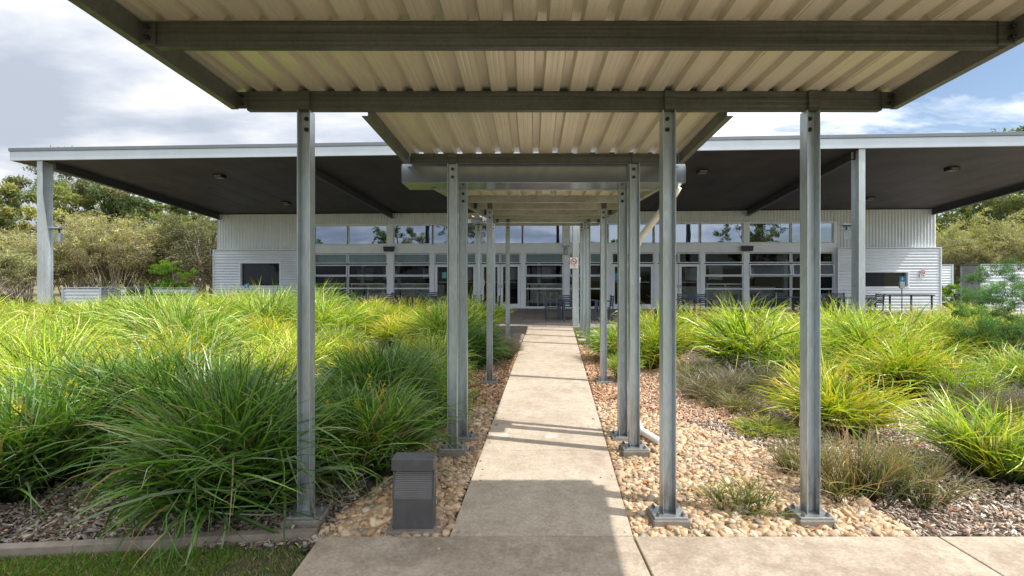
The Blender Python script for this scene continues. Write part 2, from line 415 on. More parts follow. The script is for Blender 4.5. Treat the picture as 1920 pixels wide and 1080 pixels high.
# lower projecting blocks with horizontal corrugation
def lower_block(u0, u1, wu0, wu1, wz0, wz1):
    v = -.28; zt = 2.86
    for a, b, c, d in ((u0, u1, 0, wz0), (u0, u1, wz1, zt), (u0, wu0, wz0, wz1), (wu1, u1, wz0, wz1)):
        bpart(corrug(a, b, c, d, v, .135, .028, False), 'lower_cladding', M['clad'])
    m = MB()
    m.box(u0-.03, u0+.02, v-.05, 0, 0, zt+.02); m.box(u1-.02, u1+.03, v-.05, 0, 0, zt+.02); m.box(u0-.03, u1+.03, v-.05, .0, zt+.021, zt+.06)
    bpart(m, 'trim', M['white'])
    f = MB(); w = .07
    f.box(wu0, wu0+w, v-.04, v+.18, wz0, wz1); f.box(wu1-w, wu1, v-.04, v+.18, wz0, wz1)
    f.box(wu0+w, wu1-w, v-.04, v+.18, wz1-w, wz1); f.box(wu0+w, wu1-w, v-.04, v+.18, wz0, wz0+w)
    fo = bpart(f, 'window', M['white'])
    bpart(MB().box(wu0+w, wu1-w, v+.10, v+.11, wz0+w, wz1-w), 'pane', M['glass'], fo)
v_ = -.28
lower_block(WU(401, v_), uL1, WU(449, v_), WU(527, v_), WZ(480, 538, v_), WZ(480, 491, v_))
lower_block(uR0, WU(1763, v_), WU(1612, v_), WU(1704, v_), WZ(1650, 540, v_), WZ(1650, 508, v_))
# side and back walls (deep behind)
m = MB(); m.box(uL0, uL0+.1, .0, 11, 0, ZT); m.box(uR1-.1, uR1, 0, 11, 0, ZT); m.box(uL0+.1, uR1-.1, 10.9, 11, 0, ZT)
bpart(m, 'rear_wall', M['clad_v'])
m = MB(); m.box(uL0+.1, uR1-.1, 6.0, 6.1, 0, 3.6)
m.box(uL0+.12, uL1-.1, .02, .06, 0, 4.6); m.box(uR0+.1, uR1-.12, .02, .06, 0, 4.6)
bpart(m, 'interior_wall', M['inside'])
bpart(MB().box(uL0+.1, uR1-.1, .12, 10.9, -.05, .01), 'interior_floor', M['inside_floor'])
m = MB(); m.box(WU(600), WU(800), 4.6, 5.2, 0, 1.1); m.box(WU(990), WU(1120), 5.0, 5.5, 0, 1.1); m.box(WU(1330), WU(1540), 4.8, 5.4, .0, 1.0)
bpart(m, 'counter', M['tabletop'])
m = MB()
for px in (640, 716, 792, 1010, 1092, 1350, 1440, 1530): m.box(WU(px)-.09, WU(px)+.09, 3.0, 3.18, 0, 3.5)
bpart(m, 'interior_column', M['blind'])
m = MB()
for k, px in enumerate((608, 668, 760, 838, 955, 1035, 1370, 1425, 1500, 1290)): m.box(WU(px)-.5, WU(px)+.5-.03*k, 5.90, 5.98, 1.35+.05*(k % 3), 2.1+.1*(k % 2))
bpart(m, 'wall_board', M['white'])
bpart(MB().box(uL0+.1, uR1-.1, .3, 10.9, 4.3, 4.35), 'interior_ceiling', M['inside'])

# glazed front -------------------------------------------------
ZC1, ZC0 = 4.13, 3.13; ZB1, ZB0 = 3.12, 2.72; ZTR1, ZTR0 = 2.70, 2.22
m = MB(); m.box(uL1-.02, uR0+.02, -.10, .10, 4.13, 4.18); m.box(uL1-.02, uR0+.02, -.09, .10, ZB0, ZB1); m.box(uL1-.02, uR0+.02, -.13, .1, ZB1, ZB1+.05)
m.box(uL1-.02, uR0+.02, -.10, .10, -.02, .06)
bpart(m, 'white_band', M['white'], bevel=.006)
piers = [(727,738),(807,815),(893,902),(976,985),(1056,1067),(1128,1147),(1312,1320),(1393,1403)]
for a, b in piers + [(583, 590), (1562, 1568)]:
    lo = MB().box(WU(a), WU(b), -.085, .10, .06, ZB0-.001)
    if (a, b) not in ((807,815),(976,985),(1128,1147),(1312,1320)): lo.box(WU(a), WU(b), -.085, .1, ZB1+.051, ZC1-.001)
    bpart(lo, 'pier', M['white'], bevel=.005)
def window(x0, x1, z0, z1, v=0.0, fw=.04, glass='glass', blind=False, tilt=0.0, name='window'):
    cx = (x0+x1)/2
    Mx = Matrix.Translation((0, v, z1)) @ Matrix.Rotation(-tilt, 4, 'X') @ Matrix.Translation((0, -v, -z1)) if tilt else None
    f = MB(); d0, d1 = v-.05, v+.04
    f.box(x0, x0+fw, d0, d1, z0, z1, Mx); f.box(x1-fw, x1, d0, d1, z0, z1, Mx)
    f.box(x0+fw, x1-fw, d0, d1, z1-fw, z1, Mx); f.box(x0+fw, x1-fw, d0, d1, z0, z0+fw, Mx)
    fo = bpart(f, name, M['white'], bevel=.004)
    bpart(MB().box(x0+fw, x1-fw, v, v+.008, z0+fw, z1-fw, Mx), 'pane', M[glass], fo)
    if blind: bpart(MB().box(x0+fw, x1-fw, v+.05, v+.06, z0, z1), 'blind', M['blind'], fo)
    return fo
for a, b in [(590,652),(653,727),(738,811),(812,893),(902,979),(980,1056),(1067,1139),(1140,1225),(1226,1312),(1313,1393),(1403,1482),(1483,1562)]:
    window(WU(a)+.01, WU(b)-.01, ZB1+.055, ZC1-.005, glass='glass_hi', fw=.035)
bays = [(590,652),(653,727),(738,807),(985,1056),(1067,1128),(1320,1393),(1403,1482),(1483,1562)]
for a, b in bays:
    bl = b < 1150; x0, x1 = WU(a)+.008, WU(b)-.008
    window(x0, x1, ZTR0, ZTR1, blind=bl)
    awn = a > 1400
    window(x0, x1, 1.60, 2.16, v=-.02 if not awn else -.06, fw=.055, tilt=R(9) if awn else 0)
    window(x0, x1, .97, 1.585, fw=.03)
    window(x0, x1, .065, .965, fw=.03)
dr = MB()
for a, b in [(815,854),(854,893),(902,938),(938,976),(1147,1186),(1187,1226),(1233,1272),(1272,1312)]:
    x0, x1 = WU(a)+.01, WU(b)-.01; bl = b < 1100
    window(x0, x1, ZTR0, ZTR1, blind=bl)
    fw = .13; f = MB(); d0, d1 = -.05, .03; z1 = 2.17; z0 = .02
    f.box(x0, x0+fw, d0, d1, z0, z1); f.box(x1-fw, x1, d0, d1, z0, z1); f.box(x0+fw, x1-fw, d0, d1, z1-fw, z1); f.box(x0+fw, x1-fw, d0, d1, z0, z0+.2)
    fo = bpart(f, 'door', M['white'], bevel=.005)
    bpart(MB().box(x0+fw, x1-fw, 0, .008, z0+.2, z1-fw), 'pane', M['glass'], fo)
    hx = x1-.06 if a in (815, 902, 1147, 1233) else x0+.06
    bpart(MB().box(hx-.012, hx+.012, -.10, -.05, 1.0, 1.16), 'handle', M['bolt'], fo)
    st = MB().box(x0+fw+.03, x1-fw-.03, -.008, -.004, 1.28, 1.292)
    bpart(st, 'safety_line', M['sign'], fo)
def sticker(px, py, w, h, mat, label, name='sticker', v=-.012, text=None):
    u = WU(px, v); z = WZ(px, py, v)
    o = MB().box(-w/2, w/2, -.003, .003, -h/2, h/2).build(name, M[mat]); o.location = to_world(u, v, z); o.rotation_euler = (0,0,-A)
    tag(o, label, name.replace('_',' '))
    return o
m = MB(); m.box(WU(1226), WU(1233), -.08, .1, .06, ZB0-.001); bpart(m, 'pier', M['white'])
sticker(833, 516, .22, .30, 'teal', 'teal notice stuck to the glass of the left double door')
sticker(1156, 519, .24, .36, 'blue', 'blue notice stuck to the glass door right of the path')
sticker(1167, 518, .16, .30, 'sign', 'narrow white notice beside the blue one on the right glass door')
sticker(905, 530, .20, .30, 'sign', 'white paper sheet taped on the door frame left of the path', v=-.06)
# roof -------------------------------------------------------------
uF0 = WU(18, VF) ; uF1 = WU(2172, VF)
zf = WZ(1350, 281, VF); zs0 = ZT + .02      # soffit height at the fascia and at the wall
m = MB(); m.add([(uF0+.05, VF+.06, zf), (uF1, VF+.06, zf), (WU(1757), .3, zs0), (WU(402), .3, zs0)], [(0,1,2,3)])
for k in range(34):
    u = WU(402) + .35 + 1.2*k
    if u < WU(1757)-.2: m.bar((u, VF+.1, zf-.001), (u, .25, zs0-.001), .012, .006)
bpart(m, 'soffit', M['soffit'])
m = MB(); m.box(uF0, uF1+.2, VF, VF+.06, zf-.01, zf+.29); bpart(m, 'fascia', M['fascia'], bevel=.006)
m = MB(); m.box(uF0-.02, uF1+.22, VF-.03, VF+.08, zf+.292, zf+.40); bpart(m, 'fascia_capping', M['fascia_cap'], bevel=.006)
m = MB(); m.add([(uF0, VF+.08, zf+.36), (uF1+.2, VF+.08, zf+.36), (WU(1757)+.1, 11.3, zs0+.1), (uF0+1.6, 11.3, zs0+.1)], [(0,1,2,3)])
bpart(m, 'roof', M['roof_top'])
m = MB(); m.add([(uF0, VF+.06, zf-.01), (uF0+1.6, 11.3, zs0-.2), (uF0+1.6, 11.3, zs0+.1), (uF0, VF+.06, zf+.36)], [(0,1,2,3)])
bpart(m, 'end_fascia', M['fascia'])
def rafter(pxw, pyw, pxf):
    a = Vector((WU(pxw), -.03, zs0-.14)); b = Vector((WU(pxf, VF+.35), VF+.35, zf-.12))
    mm = MB(); mm.extr([(-.075,-.14),(.075,-.14),(.075,-.125),(.006,-.125),(.006,.125),(.075,.125),(.075,.14),(-.075,.14),(-.075,.125),(-.006,.125),(-.006,-.125),(-.075,-.125)], a, b, (1,0,0), (0,0,1))
    bpart(mm, 'rafter', M['dark_steel'])
    return b
rafter(413, 405, 104); rafter(737, 405, 560); rafter(1048, 405, 1083); rafter(1400, 400, 1603); rafter(1748, 400, 2160)
def h_section(cx, cy, z0, z1, bf, d, t=.016, mb=None):
    """I-column, flange width bf across x, depth d along y"""
    mb = mb or MB()
    for y in (cy-d/2, cy+d/2-t): mb.box(cx-bf/2, cx+bf/2, y, y+t, z0, z1)
    mb.box(cx-t/2, cx+t/2, cy-d/2+t, cy+d/2-t, z0, z1); return mb
M['column'] = galv('veranda_column', (.50,.56,.60), .45, .35, (1,1,.2))
for px in (82, 566, 1079, 1611):
    u = WU(px, VF+.2)
    bpart(h_section(u, VF+.25, 0, zf-.01, .19, .38), 'veranda_post', M['column'], bevel=.003)

# soffit lights, speakers, floodlights (things hanging on the building)
def soffit_z(v): return zf + (zs0-zf)*(v-VF-.06)/(.3-VF-.06)
def place_local(o, u, v, z): o.location = to_world(u, v, z); o.rotation_euler = (0, 0, -A)
def find_soffit(px, py):
    best = None
    for i in range(400):
        v = VF + .1 + i*.0225; z = WZ(px, py, v)
        d = abs(z - soffit_z(v))
        if best is None or d < best[0]: best = (d, v, z)
    return WU(px, best[1]), best[1], best[2]
def ceiling_light(px, py, label):
    u, v, z = find_soffit(px, py-3)
    t = empty('ceiling_light', to_world(u, v, z), -A, label, 'ceiling light', 'dark box lights under the veranda')
    MB().box(-.17, .17, -.14, .14, -.11, -.01).build('housing', M['black'], t, local=True, bevel=.01)
    MB().box(-.12, .12, -.155, -.142, -.095, -.03).build('lens', M['lens'], t, local=True)
    MB().box(-.12, .12, -.11, .11, -.118, -.111).build('lens', M['lens'], t, local=True)
for px, py, lb in [(412,331,'small box light on the dark soffit nearest the left end of the veranda'),(537,382,'small box light deep under the soffit, left of the front left canopy post'),
                   (1317,322,'box light on the soffit just right of the entrance canopy'),(1785,317,'box light on the soffit at the far right of the photo'),(1630,373,'box light deep under the soffit right of the right veranda column')]:
    ceiling_light(px, py, lb)
def speaker(px, py, label):
    t = empty('speaker', to_world(WU(px, -.2), -.2, WZ(px, py, -.2)), -A, label, 'speaker', 'black wall speakers')
    m = MB(); m.add([(-.26,-.12,-.13),(.26,-.12,-.13),(.30,-.10,.13),(-.30,-.10,.13),(-.2,.08,-.10),(.2,.08,-.10),(.24,.08,.1),(-.24,.08,.1)],
                    [(0,1,2,3),(4,7,6,5),(0,4,5,1),(3,2,6,7),(0,3,7,4),(1,5,6,2)])
    m.build('cabinet', M['black'], t, local=True, bevel=.02)
    MB().box(-.03, .03, .08, .12, -.08, .08).build('bracket', M['bolt'], t, local=True)
speaker(730, 467, 'black speaker on the white band left of the path'); speaker(1400, 466, 'black speaker on the white band right of the path')
def flood(px, py, v, label):
    t = empty('floodlight', to_world(WU(px, v), v, WZ(px, py, v)), -A, label, 'floodlight', 'floodlights on the veranda columns')
    MB().box(-.2, .2, -.16, .1, .02, .07).build('housing', M['fascia'], t, local=True, bevel=.01)
    MB().box(-.12, .12, -.12, .05, -.02, .019).build('lens', M['lens'], t, local=True)
    MB().box(-.09, .09, .0, .1, -.42, -.12).build('control_box', M['fascia'], t, local=True, bevel=.01)
    MB().box(-.02, .02, .04, .08, -.119, .019).build('bracket', M['bolt'], t, local=True)
flood(108, 430, VF+.52, 'floodlight with a control box on the left end veranda column')
flood(1589, 424, VF+.6, 'floodlight with a control box on the right veranda column')
t = empty('patio_heater', to_world(WU(1061, -.15), -.15, WZ(1061, 450, -.15)), -A, 'tall white heater panel with a grey head on the pier behind the round sign column', 'heater')
MB().box(-.16, .16, -.08, .04, -.26, .52).build('panel', M['sign'], t, local=True, bevel=.01)
MB().box(-.18, .18, -.1, .06, -.34, -.262).build('cap', M['bolt'], t, local=True)
MB().box(-.09, .09, -.1, .05, -.72, -.40).build('sensor', M['bolt'], t, local=True, bevel=.02)
MB().box(-.03, .03, -.03, .03, -.399, -.341).build('bracket', M['bolt'], t, local=True)

# signs ---------------------------------------------------------------
def text_mesh(body, size, mat, parent, loc, name='lettering'):
    cu = bpy.data.curves.new(name, 'FONT'); cu.body = body; cu.size = size; cu.align_x = 'CENTER'; cu.extrude = .0008
    tmp = bpy.data.objects.new('tmp', cu); COL.objects.link(tmp)
    bpy.context.view_layer.update()
    me = bpy.data.meshes.new_from_object(tmp.evaluated_get(bpy.context.evaluated_depsgraph_get()))
    bpy.data.objects.remove(tmp)
    me.materials.clear(); me.materials.append(mat)
    o = bpy.data.objects.new(name, me); COL.objects.link(o); o.parent = parent; o.location = loc; o.rotation_euler = (R(90), 0, 0)
    return o
def ring(mb, r0, r1, y0, y1, n=36):
    vs = []
    for y in (y0, y1):
        for r in (r0, r1):
            for k in range(n): a = 2*math.pi*k/n; vs.append((r*math.cos(a), y, r*math.sin(a)))
    fs = []
    for k in range(n):
        j = (k+1) % n
        fs += [(k, n+k, n+j, j), (2*n+k, 2*n+j, 3*n+j, 3*n+k), (n+k, 3*n+k, 3*n+j, n+j), (k, j, 2*n+j, 2*n+k)]
    return mb.add(vs, fs)
def nosmoke(loc, rz, s, label):
    t = empty('no_smoking_sign', loc, rz, label, 'sign')
    MB().box(-.13*s, .13*s, 0, .004, -.18*s, .18*s).build('panel', M['sign'], t, local=True)
    rg = MB(); ring(rg, .085*s, .108*s, -.004, -.001)
    rg.v = [(x, y, z+.055*s) for x, y, z in rg.v]
    Mr = Matrix.Translation((0, 0, .055*s)) @ Matrix.Rotation(R(45), 4, 'Y')
    rg.box(-.086*s, .086*s, -.006, -.0045, -.010*s, .010*s, Mr)
    rg.build('red_ring', M['red'], t, local=True)
    cg = MB(); cg.box(-.055*s, .055*s, -.003, -.001, .04*s, .056*s); cg.box(.058*s, .066*s, -.003, -.001, .04*s, .056*s)
    cg.tube([(.06*s,-.002,.06*s),(.05*s,-.002,.075*s),(.065*s,-.002,.088*s),(.05*s,-.002,.10*s)], .003*s, 6)
    cg.build('cigarette', M['grey'], t, local=True)
    text_mesh('NO SMOKING', .034*s, M['grey'], t, (0, -.001, -.10*s)); text_mesh('IN THIS AREA', .026*s, M['grey'], t, (0, -.001, -.145*s))
    return t
vS = VF - .02
nosmoke(to_world(WU(1076, VF+.05), VF+.053, WZ(1076, 493, VF)), -A, .92, 'no smoking sign on the middle veranda column beside the path')
nosmoke(to_world(WU(1730, -.33), -.33, WZ(1730, 513, -.33)), -A, .95, 'no smoking sign on the corrugated wall right of the slot window')
def sanitiser(px, py, v, label):
    t = empty('sanitiser_stand', to_world(WU(px, v), v, 0), -A, label, 'sanitiser stand', 'hand sanitiser stands')
    z = WZ(px, py, v)
    MB().cyl((0,0,.02), .02, z-.3).build('pole', M['bolt'], t, local=True)
    MB().cyl((0,0,0), .16, .02, 24).build('base', M['bolt'], t, local=True)
    MB().box(-.1, .1, -.05, .05, z-.28, z+.0).build('dispenser', M['sign'], t, local=True, bevel=.015)
    MB().box(-.11, .11, -.03, -.015, z+.01, z+.22).build('notice', M['blue'], t, local=True)
    MB().box(-.03, .03, -.034, -.031, z+.07, z+.16).build('symbol', M['sign'], t, local=True)
sanitiser(463, 541, -2.4, 'hand sanitiser stand in front of the left square window')
sanitiser(1691, 528, -2.5, 'hand sanitiser stand in front of the right slot window')

# ------------------------------------------------------------------ canopies
def cpoly(h, fl, t=.006, sgn=1):
    """C profile: web at 0, flanges to +fl*sgn"""
    return [(0,0),(fl*sgn,0),(fl*sgn,t),(t*sgn,t),(t*sgn,h-t),(fl*sgn,h-t),(fl*sgn,h),(0,h)]
def roof_sheet(x0, x1, y0, y1, z0, z1, skew, pitch=.205, rw=.034, rh=.042):
    prof = []; x = x0; L = x1-x0; k = 0
    while x < x1 - .01:
        prof += [(x, 0), (min(x+pitch-.085, x1), 0)]
        if x + pitch <= x1:
            pb = x + pitch
            # two shallow stiffening grooves in the pan, then a raised rib
            prof[-1:] = [(x+.035, 0), (x+.04, .0012), (x+.046, .0012), (x+.051, 0), (x+.072, 0), (x+.077, .0012), (x+.083, .0012), (x+.088, 0), (pb-.085, 0)]
            prof += [(pb-.070, rh), (pb-.015, rh)]
        x += pitch
    prof = sorted(set([p for p in prof if p[0] <= x1])); prof.append((x1, 0))
    dy = y1-y0; nseg = max(1, int(dy/1.5)); m = MB(); vs = []
    n = len(prof)
    for j in range(nseg+1):
        s = j/nseg
        vs += [(px + skew*dy*s, y0+dy*s, z0+(z1-z0)*s + pz) for px, pz in prof]
    fs = [(j*n+i, j*n+i+1, (j+1)*n+i+1, (j+1)*n+i) for j in range(nseg) for i in range(n-1)]
    m.add(vs, fs)
    k = 3; xx = x0 + pitch*k + .02
    while xx < x1 - .1:        # lap edges of the individual sheets
        m.bar((xx, y0+.01, z0-.0022), (xx+skew*dy, y1-.01, z1-.0022), .005, .004); xx += pitch*4
    return m
def post_part(root, x, y, zb, zt, foot_h=.10, w=.103, d=.10, zp=None, side_shift=0, plate=.26, beamtop=None):
    """steel post: two flanges and a web between them, on a bolted base plate and a concrete footing"""
    t = .007; mb = MB(); z0 = zb + foot_h + .018
    mb.box(x-w/2, x-w/2+t, y-d/2, y+d/2, z0, zt); mb.box(x+w/2-t, x+w/2, y-d/2, y+d/2, z0, zt)
    mb.box(x-w/2+t, x+w/2-t, y+.012, y+.012+t, z0, zt)
    p = mb.build('post', M['galv_post'], root, bevel=.0025)
    if beamtop: MB().box(x-w/2+.014, x+w/2-.004, y-d/2-.0, y-d/2+.018, zt+.004, beamtop).build('splice_plate', M['galv_dark'], p)
    MB().box(x-plate/2, x+plate/2, y-.105, y+.105, z0-.018, z0).build('base_plate', M['galv'], p, bevel=.003)
    MB().box(x-plate/2-.012, x+plate/2+.012, y-.12, y+.12, zb-.08, z0-.0185).build('footing', M['footing'], p, bevel=.008)
    for sx in (-1, 1):
        for sy in (-1, 1):
            b = MB().tube([(x+sx*(plate/2-.035), y+sy*.075, z0), (x+sx*(plate/2-.035), y+sy*.075, z0+.016)], .017, 6, False)
            b.cyl((x+sx*(plate/2-.035), y+sy*.075, z0+.0161), .009, .014, 8)
            b.build('anchor_bolt', M['bolt'], p)
    for k in (0, 1):
        zz_ = zt - .055 - .085*k; yy = y+.012
        b = MB().tube([(x, yy, zz_), (x, yy-.014, zz_)], .018, 6, False); b.cyl((x, yy-.0141, zz_), .009, .012, 8, (0,-1,0))
        b.build('bolt', M['bolt_dark'], p)
    return p
def beam_part(root, x0, x1, y, zt, h, fl=.055, mat='galv_dark'):
    mb = MB(); mb.extr(cpoly(h, fl), (x0, y, zt-h), (x1, y, zt-h), (0,1,0), (0,0,1))
    # pressed stiffening swage along the web
    mb.box(x0+.04, x1-.04, y-.004, y-.0005, zt-h*.58, zt-h*.42)
    return mb.build('beam', M[mat], root, bevel=.0015)
def side_part(root, a, b, h, sgn, mat='galv_side'):
    a = Vector(a); b = Vector(b); mb = MB()
    mb.extr(cpoly(h, .055, .006, sgn), a - Vector((0,0,h)), b - Vector((0,0,h)), (1,0,0), (0,0,1))
    return mb.build('side_beam', M[mat], root, bevel=.0015)
def cleat(root, x, y, zt, h, w=.10):
    p = MB().box(x-w/2, x+w/2, y-.012, y-.005, zt-h, zt).build('cleat', M['galv_dark'], root)
    for k in (0, 1):
        zz_ = zt - h*(.28+.45*k)
        b = MB().tube([(x+.01, y-.016, zz_), (x+.01, y-.032, zz_)], .015, 6, False); b.cyl((x+.01, y-.032, zz_), .009, .016, 8, (0,-1,0))
        b.build('bolt', M['bolt_dark'], p)

G = 'stepped walkway canopies over the path'
# --- canopy 1 (nearest)
c1 = empty('walkway_canopy', (.4, 4.0, ground(.4, 4.0)), 0, 'wide front walkway canopy on three posts, nearest the camera', 'canopy', G)
sk1 = (987-PX)/F; sl1 = .0535
def z1(Y): return 1.472 + EYE + (4.0-Y)*sl1
XL = -2.16; XR = 2.985   # inner faces of the side beams at Y=4
ya, yb = 1.0, 4.10
roof_sheet(XL+(ya-4)*sk1-.05, XR+(ya-4)*sk1+.05, ya, yb, z1(ya)+.002, z1(yb)+.002, sk1).build('roof_sheet', M['sheet'], c1)
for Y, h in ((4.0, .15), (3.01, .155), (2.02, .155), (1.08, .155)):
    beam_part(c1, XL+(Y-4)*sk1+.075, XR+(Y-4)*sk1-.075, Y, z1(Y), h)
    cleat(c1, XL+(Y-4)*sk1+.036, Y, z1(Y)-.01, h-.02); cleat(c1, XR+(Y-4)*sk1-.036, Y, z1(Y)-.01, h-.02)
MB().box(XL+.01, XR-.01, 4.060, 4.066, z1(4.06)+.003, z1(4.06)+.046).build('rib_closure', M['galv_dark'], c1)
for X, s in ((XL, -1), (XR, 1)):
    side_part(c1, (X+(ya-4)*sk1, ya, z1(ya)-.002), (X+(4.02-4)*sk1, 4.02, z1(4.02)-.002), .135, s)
for px in (571, 1254, 1523):
    x = gx(px, 4.0); post_part(c1, x, 4.03, ground(x, 4.0)+.02, z1(4)-.152, zp=None, beamtop=z1(4)-.004, foot_h=.065, d=.105)
# --- canopy 2
c2 = empty('walkway_canopy', (.3, 5.4, ground(.3, 5.4)), 0, 'second walkway canopy, lower and narrower, behind the three front posts', 'canopy', G)
sk2 = (1000-PX)/F; sl2 = .0514
def z2(Y): return 1.325 + EYE + (5.4-Y)*sl2
XL2 = gx(757, 5.4)+.06; XR2 = gx(1283, 5.4)-.06
ya, yb = 4.06, 5.50
roof_sheet(XL2+(ya-5.4)*sk2-.05, XR2+(ya-5.4)*sk2+.05, ya, yb, z2(ya)+.002, z2(yb)+.002, sk2).build('roof_sheet', M['sheet'], c2)
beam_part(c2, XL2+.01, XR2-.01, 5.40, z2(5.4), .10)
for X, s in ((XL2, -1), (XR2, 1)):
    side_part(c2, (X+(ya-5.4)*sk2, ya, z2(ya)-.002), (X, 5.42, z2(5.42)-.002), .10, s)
for px in (848, 1190):
    x = gx(px, 5.4); post_part(c2, x, 5.43, ground(x, 5.4)+.0, z2(5.4)-.102, foot_h=.09, beamtop=z2(5.4)-.004)
# box gutter between canopies 2 and 3
zg1 = EYE + 1.215; zg0 = EYE + 1.034
g = MB(); X0, X1 = gx(753, 5.47), gx(1286, 5.47)
prof = [(0,0),(.46,0),(.46,.19),(.455,.19),(.455,.004),(.005,.004),(.005,.20),(0,.20)]
g.extr(prof, (X0, 5.49, zg0), (X1, 5.49, zg0), (0,1,0), (0,0,1))
gut = empty('box_gutter', ((X0+X1)/2, 5.7, zg0), 0, 'shiny folded metal box gutter between the second and third canopies', 'gutter')
g.build('trough', M['gutter'], gut, bevel=.002)
for X in (X0, X1):
    e = MB().box(X-.004, X+.004, 5.484, 5.952, zg0-.002, zg0+.182)
    for k in range(5): e.cyl((X+(.02 if X == X0 else -.02), 5.489, zg0+.02+.036*k), .005, .004, 8, (0,-1,0))
    e.build('end_cap', M['gutter'], gut)
# --- canopy 3 (long, rising to the patio)
c3 = empty('walkway_canopy', (1.0, 9.5, ground(1.0, 9.5)), 0, 'long low walkway canopy rising towards the patio, beyond the box gutter', 'canopy', G)
sk3 = .072
def z3(Y): return 1.13 + EYE + (Y-5.95)*.052
XL3, XR3 = -.86, 1.66
ya, yb = 5.80, 13.2
roof_sheet(XL3-.05, XR3+.05, ya, yb, z3(ya)+.002, z3(yb)+.002, sk3).build('roof_sheet', M['sheet'], c3)
for Y in (5.92, 7.41, 8.54, 9.94, 11.05, 12.2):
    dx = (Y-ya)*sk3; beam_part(c3, XL3+dx+.01, XR3+dx-.01, Y, z3(Y), .10, mat='galv')
    if Y > 6: cleat(c3, XL3+dx+.05, Y, z3(Y), .1, .06); cleat(c3, XR3+dx-.05, Y, z3(Y), .1, .06)
for X, s in ((XL3, -1), (XR3, 1)):
    side_part(c3, (X, ya, z3(ya)), (X+(13.2-ya)*sk3, 13.2, z3(13.2)), .10, s, 'galv')
for Y, xs in ((5.86, (868, 1168)), (8.54, (918, 1132)), (12.2, (952, 1103))):
    for px in xs:
        x = gx(px, Y); zt = zg0-.001 if Y < 6 else z3(Y)-.10
        post_part(c3, x, Y+.02, ground(x, Y)+.0, zt, foot_h=.05, beamtop=None if Y < 6 else z3(Y)-.002, w=.10)
# --- canopy 4 (wide, at the patio)
c4 = empty('walkway_canopy', (.6, 14, 0), 0, 'last walkway canopy at the patio edge, reaching out to the left', 'canopy', G)
roof_sheet(-1.65, 2.45, 13.22, 15.2, z3(13.22)+.09, z3(15.2)+.09, .07).build('roof_sheet', M['sheet'], c4)
beam_part(c4, -1.62, 2.35, 13.4, z3(13.4)+.05, .11, mat='galv'); beam_part(c4, -1.58, 2.40, 14.5, z3(14.5)+.03, .10, mat='galv')
for X, s in ((-1.63, -1), (2.38, 1)):
    side_part(c4, (X, 13.22, z3(13.22)+.08), (X+.14, 15.2, z3(15.2)+.08), .12, s, 'galv')
for Y, xs in ((13.4, (925, 1097)), (14.5, (897, 1091))):
    for px in xs:
        x = gx(px, Y); post_part(c4, x, Y+.02, -.10, z3(Y)-.06, foot_h=.07, beamtop=z3(Y)-.002, w=.10)
# --- downpipe from the box gutter
dp = empty('downpipe', (gx(1204, 6.0), 6.0, ground(1.5, 6)), 0, 'white plastic downpipe slanting from the box gutter down behind the right posts', 'downpipe')
xv = gx(1193, 6.0)
MB().tube([(gx(1272, 5.75), 5.75, zg0-.001), (gx(1266, 5.78), 5.79, zg0-.07), (xv+.05, 6.0, gz(446, 6.0)), (xv, 6.0, gz(462, 6.0)), (xv, 6.0, gz(500, 6.0)),
           (xv, 5.99, gz(782, 6.0)), (xv+.012, 5.98, gz(796, 6.0)), (xv+.05, 5.9, gz(807, 5.95)), (gx(1240, 5.62), 5.62, ground(1.6, 5.6)+.075)],
          .04, 18).build('pipe', M['pipe'], dp)
MB().tube([(xv, 6.0, gz(520, 6.0)), (xv, 6.0, gz(530, 6.0))], .046, 18).build('collar', M['pipe'], dp)
# small gutter by canopy 4
m = MB(); m.bar((gx(909, 12.6), 12.6, gz(411, 12.6)), (gx(868, 14.2), 14.2, gz(421, 14.2)), .10, .13)
tag(m.build('side_gutter', M['gutter'], bevel=.01), 'short bright gutter jutting left from the far canopy', 'gutter')

# ------------------------------------------------------------------ bollard light
def bollard():
    Y = 3.93; x = gx(778, Y); zb = Z0 - .02; t = empty('bollard_light', (x, Y, zb), 0, 'charcoal louvred bollard light on a small concrete pad by the path', 'bollard light')
    w = .155; zt = gz(849, Y+.04); H = zt - zb
    MB().box(x-w-.04, x+w+.03, Y-.13, Y+.12, zb-.08, zb+.035).build('pad', M['footing'], t, bevel=.006)
    b = MB(); b.box(x-w, x+w, Y-.085, Y+.05, zb+.036, zb+H*.47); b.build('body', M['bollard'], t, bevel=.004)
    s = MB(); n = 17; z0 = zb+H*.47; z1_ = zb+H*.845
    s.box(x-w+.02, x+w-.02, Y+.01, Y+.045, z0, z1_)
    for k in range(n):
        zz_ = z0 + (z1_-z0)*(k+.15)/n; inset = .068*(k/n)**1.8
        s.add([(x-w, Y-.083+inset, zz_), (x+w, Y-.083+inset, zz_), (x+w, Y-.060+inset, zz_+.009), (x-w, Y-.060+inset, zz_+.009),
               (x-w, Y-.083+inset, zz_-.007), (x+w, Y-.083+inset, zz_-.007)], [(0,1,2,3),(4,5,1,0)])
    s.build('louvre', M['bollard_slat'], t)
    sd = MB()
    for sx in (-1, 1):
        xa, xb = (x-w-.002, x-w+.012) if sx < 0 else (x+w-.012, x+w+.002)
        for k in range(8):
            za = z0 + (z1_-z0)*k/8; zc = z0 + (z1_-z0)*(k+1)/8; sd.box(xa, xb, Y-.084+.066*(k/8)**1.8, Y+.05, za+.0002, zc)
    sd.build('side_panel', M['bollard'], t)
    MB().box(x-w-.004, x+w+.004, Y-.105, Y+.055, z1_+.001, zb+H).build('cap', M['bollard'], t, bevel=.005)
bollard()
